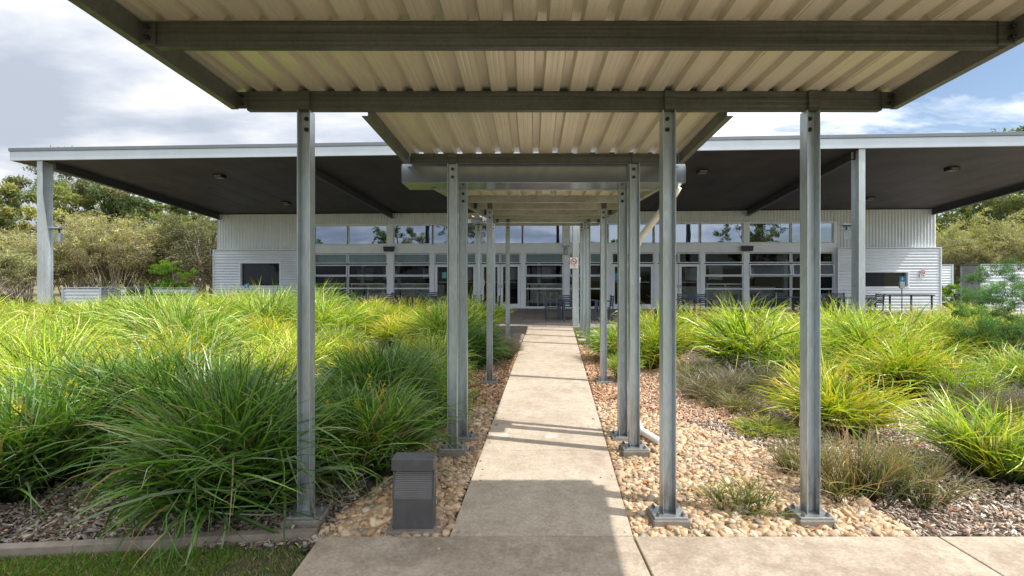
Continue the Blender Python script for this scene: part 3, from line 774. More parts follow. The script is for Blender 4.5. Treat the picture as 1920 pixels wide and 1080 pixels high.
# little in-ground light in the lawn
t = empty('ground_light', (gx(572, 3.62), 3.62, Z0-.03), 0, 'small black in-ground light beside the left end of the cross path', 'ground light')
MB().cyl((t.location.x, 3.62, Z0-.05), .03, .05, 20).build('housing', M['black'], t); MB().cyl((t.location.x, 3.62, Z0+.0005), .016, .006, 16).build('lens', M['lens'], t)
# edging strip left of the cross path
e = MB(); pts = [(-1.46, 3.80), (-2.2, 3.74), (-3.1, 3.62), (-4.4, 3.5), (-7, 3.4)]
for (a, b), (c, d) in zip(pts, pts[1:]): e.bar((a, b, Z0-.02), (c, d, Z0-.02), .08, .10)
tag(e.build('garden_edging', M['edging'], bevel=.006), 'pale edging strip between the lawn and the left bed', 'edging')

# ------------------------------------------------------------------ blades
def blades(n, r0, lmin, lmax, lean0, lean1, droop, width, pal, seg=6, dead=.05, seed=0, tipcol=None, shadecol=(.016,.028,.008), stiff=1.0, deadcol=(.42,.33,.17)):
    g = np.random.default_rng(seed)
    az = g.random(n)*2*np.pi; rr = r0*np.sqrt(g.random(n))
    bx = rr*np.cos(az); by = rr*np.sin(az)
    nb = max(12, n//22); bi = g.integers(0, nb, n)          # leaves grow in fans
    baz = g.random(nb)*2*np.pi; bq = np.sqrt(g.random(nb)); bl = g.random(nb); bL = g.random(nb)
    az = baz[bi] + g.normal(0, .10, n); rr = r0*np.clip(bq[bi] + g.normal(0, .05, n), 0, 1.1)
    bx = rr*np.cos(az); by = rr*np.sin(az)
    azo = az + g.normal(0, .42, n) + (g.random(nb)[bi]-.5)*1.5 + np.where(g.random(n) < .12, g.normal(0, 1.6, n), 0)
    q = np.clip(rr/r0, 0, 1)
    lean = lean0 + (lean1-lean0)*np.clip(q*.6 + bl[bi]*.35 + g.normal(0, .10, n), 0, 1.15)
    L = (lmin + (lmax-lmin)*np.clip(.6*bL[bi] + .55*g.random(n), 0, 1))*np.where(g.random(n) < .14, .55, 1.0)
    dr = droop*(.35 + g.random(n)*1.1)*(.5+.9*q)
    kink = np.where(g.random(n) < .22, g.random(n)*1.7, 0); ks = .45+.4*g.random(n)
    w = width*(.6 + g.random(n)*.7)
    s = np.linspace(0, 1, seg+1)
    th = lean[:, None] + dr[:, None]*s[None]**(1.6*stiff) + kink[:, None]*(s[None] > ks[:, None])
    th = np.minimum(th, 2.9)
    ds = (L/seg)[:, None]
    rad = np.cumsum(np.sin(th[:, :-1])*ds, 1); hz = np.cumsum(np.cos(th[:, :-1])*ds, 1)
    rad = np.concatenate([np.zeros((n,1)), rad], 1); hz = np.concatenate([np.zeros((n,1)), hz], 1)
    azs = azo[:, None] + g.normal(0, .38, n)[:, None]*s[None]**1.5*2
    cx = bx[:, None] + rad*np.cos(azs); cy = by[:, None] + rad*np.sin(azs); cz = np.maximum(hz, .01 + .02*g.random((n,1)))
    tw = g.normal(0, .7, n)[:, None] + g.normal(0, 1.3, n)[:, None]*s[None]
    prof = np.minimum(1, .55+s*2.2)*np.clip((1-s)*2.4, .0, 1)**.8; prof[-1] = .04
    hw = .5*w[:, None]*prof[None]
    sx = -np.sin(azs)*np.cos(tw); sy = np.cos(azs)*np.cos(tw); sz = np.sin(tw)
    Lf = np.stack([cx-sx*hw, cy-sy*hw, cz-sz*hw], -1); Rt = np.stack([cx+sx*hw, cy+sy*hw, cz+sz*hw], -1)
    V = np.stack([Lf, Rt], 2).reshape(-1, 3)
    k = np.arange(n)[:, None]*(seg+1)*2 + np.arange(seg)[None]*2
    Fq = np.stack([k, k+1, k+3, k+2], -1).reshape(-1, 4)
    pal = np.array(pal); ci = np.where(g.random(n) < .6, g.integers(0, len(pal), nb)[bi], g.integers(0, len(pal), n)); c = pal[ci]*(.65+.55*g.random((n,1)))
    isd = g.random(n) < dead; c[isd] = np.array(deadcol)*(.7+.6*g.random((isd.sum(), 1)))
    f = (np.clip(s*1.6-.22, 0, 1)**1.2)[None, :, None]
    C = np.array(shadecol)*(1-f) + c[:, None, :]*f  # leaf feet darkened to paint shade into the gaps of the clump
    if tipcol is not None:
        tm = (g.random(n) < .45)[:, None, None]*np.clip((s-.75)*4, 0, 1)[None, :, None]; C = C*(1-tm) + np.array(tipcol)*tm
    C = np.repeat(C.reshape(-1, 3), 2, 0)
    return V, Fq, C
def merge(parts):
    V = []; Fq = []; C = []; b = 0
    for v, f, c in parts: V.append(v); Fq.append(f+b); C.append(c); b += len(v)
    return np.concatenate(V), np.concatenate(Fq), np.concatenate(C)
LIME = [(0.634, 0.806, 0.05), (0.488, 0.694, 0.045), (0.756, 0.896, 0.12), (0.22, 0.448, 0.025), (0.95, 0.95, 0.34), (0.11, 0.258, 0.015), (0.659, 0.762, 0.04), (0.085, 0.202, 0.015), (0.415, 0.672, 0.03)]  # palest greens paint glossy highlights onto single leaves
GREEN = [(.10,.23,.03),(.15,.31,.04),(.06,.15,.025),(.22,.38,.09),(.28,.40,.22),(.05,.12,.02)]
MIDG = [(0.384, 0.594, 0.05), (0.264, 0.462, 0.04), (0.576, 0.704, 0.13), (0.132, 0.264, 0.03), (0.792, 0.792, 0.32), (0.168, 0.33, 0.035)]
YEL = [(.60,.72,.04),(.46,.66,.04),(.84,.70,.08),(.24,.44,.03),(.13,.28,.02)]
DRY = [(.18,.25,.09),(.46,.27,.15),(.22,.32,.10),(.44,.35,.23),(.16,.26,.10)]
GREY = [(.26,.25,.18),(.32,.28,.21),(.20,.26,.11),(.36,.31,.27)]
def spikes(n, r, zlo, zhi, col, seed, size=.008, fl=26, hlen=.16):
    """flower heads: small leafy crosses strung along a stem"""
    g = np.random.default_rng(seed); V = []; C = []
    for i in range(n):
        a = g.random()*6.28; rr = r*math.sqrt(g.random()); x, y, z = rr*math.cos(a), rr*math.sin(a), zlo+(zhi-zlo)*g.random()
        tx, ty = math.cos(a)*.25, math.sin(a)*.25
        for k in range(fl):
            t_ = g.random()*hlen; p = np.array([x+tx*t_, y+ty*t_, z+t_]) + g.normal(0, .012, 3)
            d1 = g.normal(0, 1, 3); d1 /= np.linalg.norm(d1); d2 = np.cross(d1, g.normal(0, 1, 3)); d2 /= np.linalg.norm(d2)
            V += [p-d1*size-d2*size*.5, p+d1*size-d2*size*.5, p+d1*size+d2*size*.5, p-d1*size+d2*size*.5]; C += [np.array(col)*(.6+.7*g.random())]*4
    V = np.array(V); C = np.array(C); return V, np.arange(len(V)).reshape(-1, 4), C
protos = {}
def proto(key, parts, mat='blade', name='grass_clump'):
    o = np_mesh(name, *merge(parts)[:2], M[mat], cols=merge(parts)[2]); protos[key] = o; COL.objects.unlink(o)
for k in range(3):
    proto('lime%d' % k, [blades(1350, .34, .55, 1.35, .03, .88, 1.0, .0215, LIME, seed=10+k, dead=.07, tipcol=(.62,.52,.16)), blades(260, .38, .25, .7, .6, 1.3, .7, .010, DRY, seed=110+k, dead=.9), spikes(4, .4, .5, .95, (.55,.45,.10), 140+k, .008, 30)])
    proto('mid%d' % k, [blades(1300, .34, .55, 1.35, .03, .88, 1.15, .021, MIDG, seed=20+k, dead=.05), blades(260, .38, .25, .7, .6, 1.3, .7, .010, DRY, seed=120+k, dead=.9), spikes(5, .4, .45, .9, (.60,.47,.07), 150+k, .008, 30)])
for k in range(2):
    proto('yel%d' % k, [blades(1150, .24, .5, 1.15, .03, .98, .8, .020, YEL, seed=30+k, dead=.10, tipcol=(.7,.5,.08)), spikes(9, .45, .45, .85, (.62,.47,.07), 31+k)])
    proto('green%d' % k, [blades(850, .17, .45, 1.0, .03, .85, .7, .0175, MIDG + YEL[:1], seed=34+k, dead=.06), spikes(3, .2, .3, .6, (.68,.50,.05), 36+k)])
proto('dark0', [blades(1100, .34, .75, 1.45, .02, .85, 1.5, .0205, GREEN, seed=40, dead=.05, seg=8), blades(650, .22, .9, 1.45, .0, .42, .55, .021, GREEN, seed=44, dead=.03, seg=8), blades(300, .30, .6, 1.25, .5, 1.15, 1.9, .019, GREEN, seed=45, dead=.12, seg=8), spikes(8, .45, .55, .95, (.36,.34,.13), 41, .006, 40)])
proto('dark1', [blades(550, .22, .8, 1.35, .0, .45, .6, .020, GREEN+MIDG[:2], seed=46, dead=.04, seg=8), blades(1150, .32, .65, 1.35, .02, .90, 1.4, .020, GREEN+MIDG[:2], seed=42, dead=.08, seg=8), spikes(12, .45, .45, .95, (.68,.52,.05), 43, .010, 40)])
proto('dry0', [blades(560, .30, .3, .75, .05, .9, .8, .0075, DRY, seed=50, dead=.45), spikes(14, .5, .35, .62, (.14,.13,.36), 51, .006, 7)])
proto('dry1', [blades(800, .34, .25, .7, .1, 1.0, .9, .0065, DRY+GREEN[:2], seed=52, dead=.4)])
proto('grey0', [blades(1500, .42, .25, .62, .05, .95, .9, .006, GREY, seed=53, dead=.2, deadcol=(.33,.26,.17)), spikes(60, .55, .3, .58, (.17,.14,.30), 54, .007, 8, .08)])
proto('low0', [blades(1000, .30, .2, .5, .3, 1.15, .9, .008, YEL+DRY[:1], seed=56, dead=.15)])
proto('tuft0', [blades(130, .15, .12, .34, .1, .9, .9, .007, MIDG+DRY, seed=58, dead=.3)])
def clump(key, x, y, s=1.0, label=None, cat='grass clump', group=None, rz=None, sz=None, name='grass_clump', dz=0):
    o = protos[key].copy(); o.name = name; COL.objects.link(o); o.location = (x, y, ground(x, y)-.01+dz)
    o.rotation_euler = (0, 0, random.random()*6.28 if rz is None else rz); zs = (sz or s)*(1.14 if key[:3] in ('lim', 'yel', 'mid', 'gre') and key != 'grey0' else 1); o.scale = (s, s, zs)
    return tag(o, label, cat, group)
# --- left bed, front row (single clumps one can point at)
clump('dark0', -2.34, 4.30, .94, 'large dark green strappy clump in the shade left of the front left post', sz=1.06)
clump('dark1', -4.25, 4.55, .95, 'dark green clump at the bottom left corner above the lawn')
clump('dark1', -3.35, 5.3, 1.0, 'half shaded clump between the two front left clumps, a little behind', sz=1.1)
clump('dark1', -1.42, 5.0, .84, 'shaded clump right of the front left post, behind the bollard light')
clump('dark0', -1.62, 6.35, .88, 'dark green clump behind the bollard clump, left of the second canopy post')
clump('mid0', -.98, 6.45, .52, 'small drooping clump at the foot of the second left canopy posts')
clump('mid1', -1.25, 8.0, .58, 'green clump left of the third left canopy post')
clump('dark0', -.78, 10.0, .72, 'clump arching beside the path behind the third left canopy post')
clump('grey0', -.42, 10.6, 1.0, 'grey green fine leafed bush beside the far left of the path', name='fine_leafed_bush', cat='bush', sz=1.25)
clump('tuft0', -.62, 7.3, 1.1, 'small green tuft on the pebbles beside the left path edge', name='grass_tuft', cat='grass tuft')
GL = 'massed clumps in the left bed'
k = 0
for j, y in enumerate(np.arange(5.6, 14.6, 1.12)):
    xr = path_c(y) - 2.45 if y > 7 else -2.4
    xl = -1.05*y - 1.0
    for x in np.arange(xr, xl, -1.3):
        xx = x + random.uniform(-.22, .22) + (.5 if j % 2 else 0) - .3; yy = y + random.uniform(-.22, .22)
        if y < 6.3 and xx > -2.9: continue
        low = 1.0
        if xx > -.42*yy + .3 and yy < 10.8: low = .62
        elif xx > -.55*yy + .3 and yy < 9.5: low = .8
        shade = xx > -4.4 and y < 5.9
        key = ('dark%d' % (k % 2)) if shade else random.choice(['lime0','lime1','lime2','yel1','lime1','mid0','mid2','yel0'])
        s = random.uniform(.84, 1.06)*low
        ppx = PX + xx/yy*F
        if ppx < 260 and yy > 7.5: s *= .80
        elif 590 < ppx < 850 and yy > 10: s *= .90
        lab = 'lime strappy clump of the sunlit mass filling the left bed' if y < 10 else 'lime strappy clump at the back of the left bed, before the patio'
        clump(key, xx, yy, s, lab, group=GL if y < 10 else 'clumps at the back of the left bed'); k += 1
# --- right bed
for key, px, Y, s, sz, lab in [
    ('lime0', 1410, 9.3, .97, 1.12, 'tallest rounded lime clump in the right bed, between the third and fourth posts'),
    ('yel0', 1232, 9.7, .72, 1.08, 'yellow green clump right of the second right hand posts, in front of the doors'),
    ('mid1', 1165, 10.4, .66, .75, 'low clump beside the third right canopy post'),
    ('green0', 1172, 8.7, .50, .62, 'small upright clump on the bark behind the right hand posts'),
    ('yel1', 1568, 6.25, .80, .84, 'yellow tipped clump just right of the rightmost front post'),
    ('yel0', 1690, 7.9, .88, .98, 'broad yellow clump with seed heads in the middle of the right bed'),
    ('lime1', 1590, 10.4, .85, 1.05, 'lime clump behind the rightmost front post'),
    ('green1', 1795, 7.2, .66, .78, 'small green clump right of the broad yellow clump'),
    ('green0', 1868, 4.85, .78, .82, 'upright green clump with a yellow flower at the right edge'),
    ('low0', 1432, 6.15, .72, .68, 'low spreading golden clump between pebbles and bark'),
    ('dry0', 1605, 4.42, .80, 1.12, 'brown and green wispy clump at the right front by the cross path'),
    ('dry0', 1705, 4.42, .62, .95, 'dry wispy clump right of the rightmost front post base'),
    ('dry0', 1500, 4.95, .55, .72, 'thin clump with tiny blue flowers behind the rightmost post base'),
    ('grey0', 1345, 7.7, .95, .92, 'grey violet flowering clump behind the pebbles'),
    ('grey0', 1430, 8.0, .95, .98, 'grey violet clump just below the tallest lime clump'),
    ('dry1', 1300, 8.6, .9, .9, 'dry brown clump below the yellow clump by the posts'),
    ('dry1', 1385, 7.0, .7, .6, 'brown mat of dry leaves at the edge of the pebbles'),
    ('lime2', 1500, 9.8, .8, .95, 'lime clump against the right side of the tallest clump'),
    ('mid2', 1480, 8.5, .62, .75, 'green clump below the tallest clump, left of the rightmost post'),
    ('dark1', 1862, 9.4, .90, .92, 'dark upright clump below the feathery shrub at the right'),
    ('mid0', 1905, 7.8, .70, .7, 'green clump at the right edge under the dark upright one'),
    ('grey0', 1895, 6.5, 1.1, 1.0, 'grey straggly clump at the right edge'),
    ('grey0', 1850, 6.9, .9, .9, 'grey wispy clump next to the small green clump'),
    ('tuft0', 1352, 4.25, 1.2, 1.0, 'weedy tuft on the pebbles between the two front right posts'),
    ('tuft0', 1425, 4.2, 1.0, .9, 'dry weed tuft near the rightmost post base'),
    ('tuft0', 1390, 4.32, 1.0, 1.3, 'thin green weed among the pebbles')]:
    if key[:3] in ('lim', 'yel', 'gre', 'mid') and key != 'grey0' and px > 1200: s *= 1.15
    if key[:3] in ('dry', 'gre') and px > 1250: s *= 1.12; sz *= 1.06
    nm = 'grass_tuft' if key == 'tuft0' else 'grass_clump'
    clump(key, gx(px, Y), Y, s, lab, sz=sz, name=nm, cat=nm.replace('_', ' '))
for i, (px, Y) in enumerate([(1560,12),(1640,11.8),(1700,10.2),(1730,12),(1790,11.3),(1640,9.2),(1480,12.2),(1400,12.4),(1300,12.6),(1840,12.4),(1230,12.2),(1760,9.6),(1915,11.2),(1800,13.2),(1960,9.2)]):
    clump(['lime0','yel1','lime2','yel0','lime1'][i % 5], gx(px, Y), Y, random.uniform(.85, 1.0), 'lime strappy clump of the band behind the right bed, before the patio', group='clumps at the back of the right bed')

# ------------------------------------------------------------------ pebbles, chips, lawn
def scatter_region(n, fn, x0, x1, y0, y1, g):
    X = g.uniform(x0, x1, n*3); Y = g.uniform(y0, y1, n*3); k = fn(X, Y); return X[k][:n], Y[k][:n]
def pebble_mask(X, Y):
    pr = path_c_np(Y) + HW + .02; pl = path_c_np(Y) - HW - .02
    lim = np.interp(Y, [3.8, 4.6, 5.6, 6.6, 7.3], [3.05, 2.9, 2.75, 2.1, 1.4])
    right = (X > pr) & (X < lim) & (Y > 3.8) & (Y < 7.35)
    left = (X < pl) & (X > np.interp(Y, [3.8, 5, 6, 7.2], [-1.5, -1.1, -.95, -.7])) & (Y > 3.8) & (Y < 7.2)
    return right | left
def ico():
    import bmesh
    bm = bmesh.new(); bmesh.ops.create_icosphere(bm, subdivisions=1, radius=1)
    V = np.array([v.co[:] for v in bm.verts]); Fc = np.array([[v.index for v in f.verts] for f in bm.faces]); bm.free(); return V, Fc
def ico2():
    import bmesh
    bm = bmesh.new(); bmesh.ops.create_icosphere(bm, subdivisions=2, radius=1)
    V = np.array([v.co[:] for v in bm.verts]); Fc = np.array([[v.index for v in f.verts] for f in bm.faces]); bm.free(); return V, Fc
def rotm(g, n, tilt=.5):
    a = g.random(n)*2*np.pi; b = g.normal(0, tilt, n); c = g.normal(0, tilt, n)
    ca_, sa_ = np.cos(a), np.sin(a); cb, sb = np.cos(b), np.sin(b); cc, sc = np.cos(c), np.sin(c)
    Z = np.zeros((n,3,3)); Z[:,0,0]=ca_; Z[:,0,1]=-sa_; Z[:,1,0]=sa_; Z[:,1,1]=ca_; Z[:,2,2]=1
    X = np.zeros((n,3,3)); X[:,0,0]=1; X[:,1,1]=cb; X[:,1,2]=-sb; X[:,2,1]=sb; X[:,2,2]=cb
    Y = np.zeros((n,3,3)); Y[:,1,1]=1; Y[:,0,0]=cc; Y[:,0,2]=sc; Y[:,2,0]=-sc; Y[:,2,2]=cc
    return Z@X@Y
def make_pebbles():
    g = np.random.default_rng(7); n = 18500
    X, Y = scatter_region(n, pebble_mask, -1.6, 3.2, 3.8, 7.35, g); n = len(X)
    bV, bF = ico2() ; m = len(bV)
    variants = []
    for k in range(10):
        d = g.normal(0, 1, (5, 3)); d /= np.linalg.norm(d, axis=1)[:, None]
        f = 1 + sum(.10*np.sin(3*(bV@d[i]) + i) for i in range(3)); v = bV*f[:, None]
        # a few flattened facets
        for i in range(5):
            pr = v@d[i]; lim = .72+.15*g.random(); v = v - np.outer(np.clip(pr-lim, 0, None)*.8, d[i])
        variants.append(v)
    variants = np.array(variants); vi = g.integers(0, 10, n)
    size = .0130 + .019*g.random(n)**2.4 + .003*g.random(n)
    near = np.clip((4.6-Y), 0, 1); size *= 1+.25*near
    big = g.random(n) < .03; size[big] *= 1.5
    sc = np.stack([size*(1.0+.5*g.random(n)), size*(.8+.3*g.random(n)), size*(.5+.25*g.random(n))], -1)
    Rm = rotm(g, n, .35)
    V = np.einsum('nij,nmj->nmi', Rm, variants[vi]*sc[:, None, :])
    z = ground_np(X, Y) + size*.35 + g.random(n)*.028
    V[:, :, 0] += X[:, None]; V[:, :, 1] += Y[:, None]; V[:, :, 2] += z[:, None]
    Fq = bF[None] + (np.arange(n)*m)[:, None, None]
    pal = np.array([(.64,.52,.39),(.58,.45,.32),(.68,.59,.47),(.56,.43,.30),(.62,.46,.30),(.50,.41,.32),(.71,.63,.52),(.60,.48,.36),(.42,.36,.30),(.58,.39,.25),(.47,.31,.20),(.60,.48,.34),(.68,.57,.43),(.30,.29,.28),(.55,.42,.29),(.40,.30,.21),(.52,.36,.22),(.46,.36,.27)])
    pal = pal*np.array([.98,.90,.79])
    C = np.repeat(pal[g.integers(0, len(pal), n)]*(.6+.6*g.random((n,1))), m, 0)
    o = np_mesh('river_pebbles', V.reshape(-1, 3), Fq.reshape(-1, 3), M['pebble'], cols=C, smooth=True, sides=3)
    tag(o, 'cream and tan river pebbles spread on both sides of the path', 'pebbles', kind='stuff')
make_pebbles()
def make_chips(name, n, mask, box, pal, size, label, seed, thick=.35, curl=.5):
    g = np.random.default_rng(seed); X, Y = scatter_region(n, mask, *box, g); n = len(X)
    L = size*(.5+g.random(n)*1.3); Wd = L*(.15+.3*g.random(n)); T = Wd*.25
    base = np.array([(-1,-1,0),(1,-.7,0),(1,.7,0),(-1,1,0),(-1,-.8,1),(.9,-.6,1),(.95,.7,1),(-.9,.9,1)])
    fq = np.array([(0,3,2,1),(4,5,6,7),(0,1,5,4),(1,2,6,5),(2,3,7,6),(3,0,4,7)])
    sc = np.stack([L/2, Wd/2, T], -1); Rm = rotm(g, n, curl)
    V = np.einsum('nij,nmj->nmi', Rm, base[None]*sc[:, None, :])
    z = ground_np(X, Y) + .006 + g.random(n)*.03
    V[:, :, 0] += X[:, None]; V[:, :, 1] += Y[:, None]; V[:, :, 2] += z[:, None]
    Fq = fq[None] + (np.arange(n)*8)[:, None, None]
    C = np.repeat(np.array(pal)[g.integers(0, len(pal), n)]*(.7+.6*g.random((n,1))), 8, 0)
    o = np_mesh(name, V.reshape(-1, 3), Fq.reshape(-1, 4), M['chip'], cols=C); tag(o, label, name.replace('_', ' '), kind='stuff')
def stray_stones():
    g = np.random.default_rng(77); m = MB(); cols = []
    bV, bF = ico()
    V = []; Fq = []; C = []; b = 0
    for i in range(26):
        y = g.uniform(3.4, 7); side = g.choice([-1, 1]); x = path_c(y) + side*(HW - abs(g.normal(0, .05)) - .02)
        if y < 3.77: x = g.uniform(-1, 3)
        s_ = g.uniform(.006, .013); z = path_z(y) + s_*.5
        v = bV*np.array([s_*1.2, s_, s_*.7]) + np.array([x, y, z]); V.append(v); Fq.append(bF+b); b += len(bV); C.append(np.tile([.5,.4,.3], (len(bV), 1))*(.6+.6*g.random()))
    o = np_mesh('stray_pebbles', np.concatenate(V), np.concatenate(Fq), M['pebble'], cols=np.concatenate(C), smooth=True, sides=3)
    tag(o, 'small stray stones kicked onto the edges of the concrete path', 'pebbles', kind='stuff')
stray_stones()
def bark_mask(X, Y):
    pr = path_c_np(Y) + HW; pl = path_c_np(Y) - HW
    r = (X > pr+.02) & (X < pr+2.2) & (Y > 6.5) & (Y < 12.3); l = (X < pl-.02) & (X > pl-1.0) & (Y > 6.3) & (Y < 11.6)
    return (r | l) & ~(pebble_mask(X, Y) & (np.random.default_rng(1).random(X.shape) < .9))
make_chips('bark_mulch', 30000, bark_mask, (-1.5, 4.6, 6.3, 12.3), [(.58,.34,.20),(.68,.44,.28),(.46,.25,.15),(.74,.52,.36),(.30,.16,.09),(.60,.43,.30)], .046, 'red brown bark chips on both sides of the path', 11)
def greym(X, Y): return (X > 1.6) & (Y > 3.82) & ~pebble_mask(X, Y)
make_chips('grey_mulch', 52000, greym, (1.6, 8.5, 3.82, 9.5), [(.52,.45,.39),(.66,.58,.50),(.40,.33,.27),(.74,.66,.57),(.24,.18,.14),(.54,.39,.29),(.46,.34,.26)], .036, 'grey straw like mulch over the right bed', 12)
make_chips('dark_mulch', 20000, lambda X, Y: (X < -1.35), (-5.6, -1.35, 3.68, 6.0), [(.24,.21,.19),(.36,.32,.29),(.12,.09,.07),(.17,.11,.08),(.44,.36,.28)], .055, 'dark mulch showing at the front of the left bed', 13)
def litter():
    """fallen gum leaves on pebbles and slab edge"""
    g = np.random.default_rng(21); P = []; Fs = []; C = []; b = 0
    n = 150; X = g.uniform(-1.5, 5, n); Y = g.uniform(3.82, 6.5, n)
    kk = (np.abs(X-path_c_np(Y)) > HW+.05) | (g.random(n) < .04); X = X[kk]; Y = Y[kk]; n = len(X)
    for x, y in zip(X, Y):
        a = g.random()*6.28; L = .04+.04*g.random(); w = .009+.006*g.random(); z = ground(x, y)+.055+.02*g.random()
        ts = [-1, -.5, 0, .5, 1]; ws = [.05, .8, 1, .7, .05]
        for t_, w_ in zip(ts, ws):
            for s in (-1, 1):
                lx = t_*L; ly = s*w*w_ + .012*t_*t_
                P.append((x+lx*math.cos(a)-ly*math.sin(a), y+lx*math.sin(a)+ly*math.cos(a), z+.008*t_*t_ + .01*t_*math.sin(a*3)))
        c = [(.36,.14,.06),(.45,.25,.12),(.28,.12,.06)][int(g.integers(0, 3))]
        C += [c]*10
        for k in range(4): Fs.append((b+2*k, b+2*k+1, b+2*k+3, b+2*k+2))
        b += 10
    o = np_mesh('leaf_litter', np.array(P), np.array(Fs), M['chip'], cols=np.array(C)); tag(o, 'fallen reddish gum leaves lying on the pebbles and mulch', 'leaf litter', kind='stuff')
litter()
def lawn(name, mask, box, n, hmin, hmax, pal, label, zfn, seed, width=.004):
    g = np.random.default_rng(seed); X, Y = scatter_region(n, mask, *box, g); n = len(X)
    h = hmin+(hmax-hmin)*g.random(n); a = g.random(n)*6.28; ln = g.normal(0, .35, (n, 2))*h[:, None]
    z = zfn(X, Y); w = width
    p0 = np.stack([X-np.cos(a)*w, Y-np.sin(a)*w, z], -1); p1 = np.stack([X+np.cos(a)*w, Y+np.sin(a)*w, z], -1)
    p2 = np.stack([X+ln[:,0]*.5+np.cos(a)*w*.7, Y+ln[:,1]*.5+np.sin(a)*w*.7, z+h*.6], -1); p3 = np.stack([X+ln[:,0]*1.2, Y+ln[:,1]*1.2, z+h], -1)
    V = np.stack([p0,p1,p2,p3], 1).reshape(-1, 3); Fq = np.arange(len(V)).reshape(-1, 4)
    C = np.repeat(np.array(pal)[g.integers(0, len(pal), n)]*(.7+.6*g.random((n,1))), 4, 0)
    tag(np_mesh(name, V, Fq, M['blade'], cols=C), label, 'lawn', kind='stuff')
lz = Z0 - .045
slab('lawn_base', [(-9, .5, lz), (-1.42, .5, lz), (-1.47, 3.76, lz), (-3.1, 3.58, lz), (-9, 3.3, lz)], .2, M['soil'], 0)
lawn('lawn', lambda X, Y: (Y < np.interp(X, [-7,-4.4,-3.1,-1.45], [3.36,3.46,3.57,3.74])) & ((X < -1.95) | (np.random.default_rng(3).random(X.shape) < .22)), (-5.2, -1.43, 2.6, 3.8), 70000, .014, .04,
     [(.14,.32,.035),(.11,.24,.03),(.22,.38,.05),(.30,.30,.10),(.22,.17,.09)], 'short green lawn at the bottom left corner', lambda X, Y: X*0+lz, 31, .0025)
tp = slab('turf_base', [(path_c(12.5)+HW+.02, 12.5, -.13), (6.5, 12.5, -.13), (6.5, 15.3, -.05), (path_c(15.3)+HW+.02, 15.3, -.05)], .2, M['soil'], 0)
lawn('turf', lambda X, Y: (X > path_c_np(Y)+HW+.03), (1.5, 4.2, 12.5, 15.3), 26000, .02, .05, [(.24,.40,.05),(.18,.34,.04),(.32,.44,.08)],
     'bright green turf between the stepping pads beside the path', lambda X, Y: -.13+(Y-12.5)*.0286, 32, .004)
for y in (12.95, 13.75, 14.55):
    zz_ = -.13+(y-12.5)*.0286+.035; slab('paving_pad', [(path_c(y)+HW+.04, y-.16, zz_), (path_c(y)+HW+.62, y-.16, zz_), (path_c(y)+HW+.64, y+.16, zz_), (path_c(y)+HW+.05, y+.16, zz_)], .08, M['concrete'])

# ------------------------------------------------------------------ furniture
def make_chair():
    t = empty('patio_chair', (0,0,0))
    for x in (-.23, .23):
        MB().box(x-.02, x+.02, -.24, -.20, 0, .66).build('leg', M['furn'], t, local=True)
        MB().bar((x, .20, 0), (x, .27, .88), .04, .035, (0,1,0)).build('leg', M['furn'], t, local=True)
        MB().box(x-.028, x+.028, -.26, .22, .661, .685).build('armrest', M['furn'], t, local=True, bevel=.005)
    s = MB()
    for k in range(6): s.box(-.21, .21, -.22+.07*k, -.22+.07*k+.058, .43, .45)
    s.build('seat', M['furn'], t, local=True)
    b = MB()
    for k in range(5): b.box(-.21, .21, .235+.008*k, .255+.008*k, .50+.075*k, .555+.075*k)
    b.build('backrest', M['furn'], t, local=True)
    return t
def make_table():
    t = empty('patio_table', (0,0,0))
    s = MB()
    for k in range(8): s.box(-.6, .6, -.4+.1*k, -.4+.1*k+.088, .70, .725)
    s.build('tabletop', M['furn'], t, local=True)
    for x in (-.55, .55):
        for y in (-.35, .35): MB().box(x-.025, x+.025, y-.025, y+.025, 0, .699).build('leg', M['furn'], t, local=True)
    return t
ch0, tb0 = make_chair(), make_table(); used = {'c': 0, 't': 0}
def put(kind, X, Y, rz, label, group):
    src = ch0 if kind == 'c' else tb0
    o = src if not used[kind] else copy_tree(src); used[kind] = 1
    o.location = (X, Y, 0); o.rotation_euler = (0, 0, rz); tag(o, label, 'chair' if kind == 'c' else 'table', group)
sets = [(1083, 17.9, 'by the no smoking column', 1), (872, 17.6, 'left of the path end', 1), (1316, 19.0, 'in front of the right double doors', 1),
        (700, 19.3, 'in front of the windows left of the path', 1), (618, 20.6, 'at the left end of the glazed front', 1), (790, 21.6, 'close to the left double doors', 1),
        (1590, 19.8, 'behind the right veranda column', 1), (530, 21.0, 'in front of the left corrugated block', 1), (1472, 20.5, 'behind the tallest grass clump', 1)]
for i, (px, Y, where, full) in enumerate(sets):
    X = gx(px, Y); a = random.uniform(-.15, .15)
    put('t', X, Y, a, 'slate blue slatted table ' + where, 'slatted tables on the patio')
    for dx, dy, rz in ((-.92, .05, R(90)), (.92, -.05, R(-90)), (-.28, .72, 0), (.3, .72, R(5))) + (((.1, -.75, R(180)),) if i in (3, 6) else ()):
        put('c', X+dx+random.uniform(-.06,.06), Y+dy, rz+random.uniform(-.12,.12), 'slate blue chair at the table ' + where, 'chairs of the table ' + where)
put('c', gx(1800, 20), 20.0, R(150), 'single slate blue chair beside the corrugated screen at the far right', None)
put('c', gx(1826, 20), 20.3, R(190), 'slate blue chair half behind the one beside the far right screen', None)
# long narrow bench table in front of the right wall
t = empty('bench_table', (gx(1705, 20.5), 20.5, 0), 0, 'narrow dark frame table before the right corrugated wall', 'table')
xx = t.location.x
MB().box(xx-1.05, xx+.8, 20.2, 20.7, .78, .82).build('tabletop', M['furn'], t)
for dx in (-.95, -.1, .72): MB().box(xx+dx-.025, xx+dx+.025, 20.25, 20.3, 0, .779).build('leg', M['furn'], t)

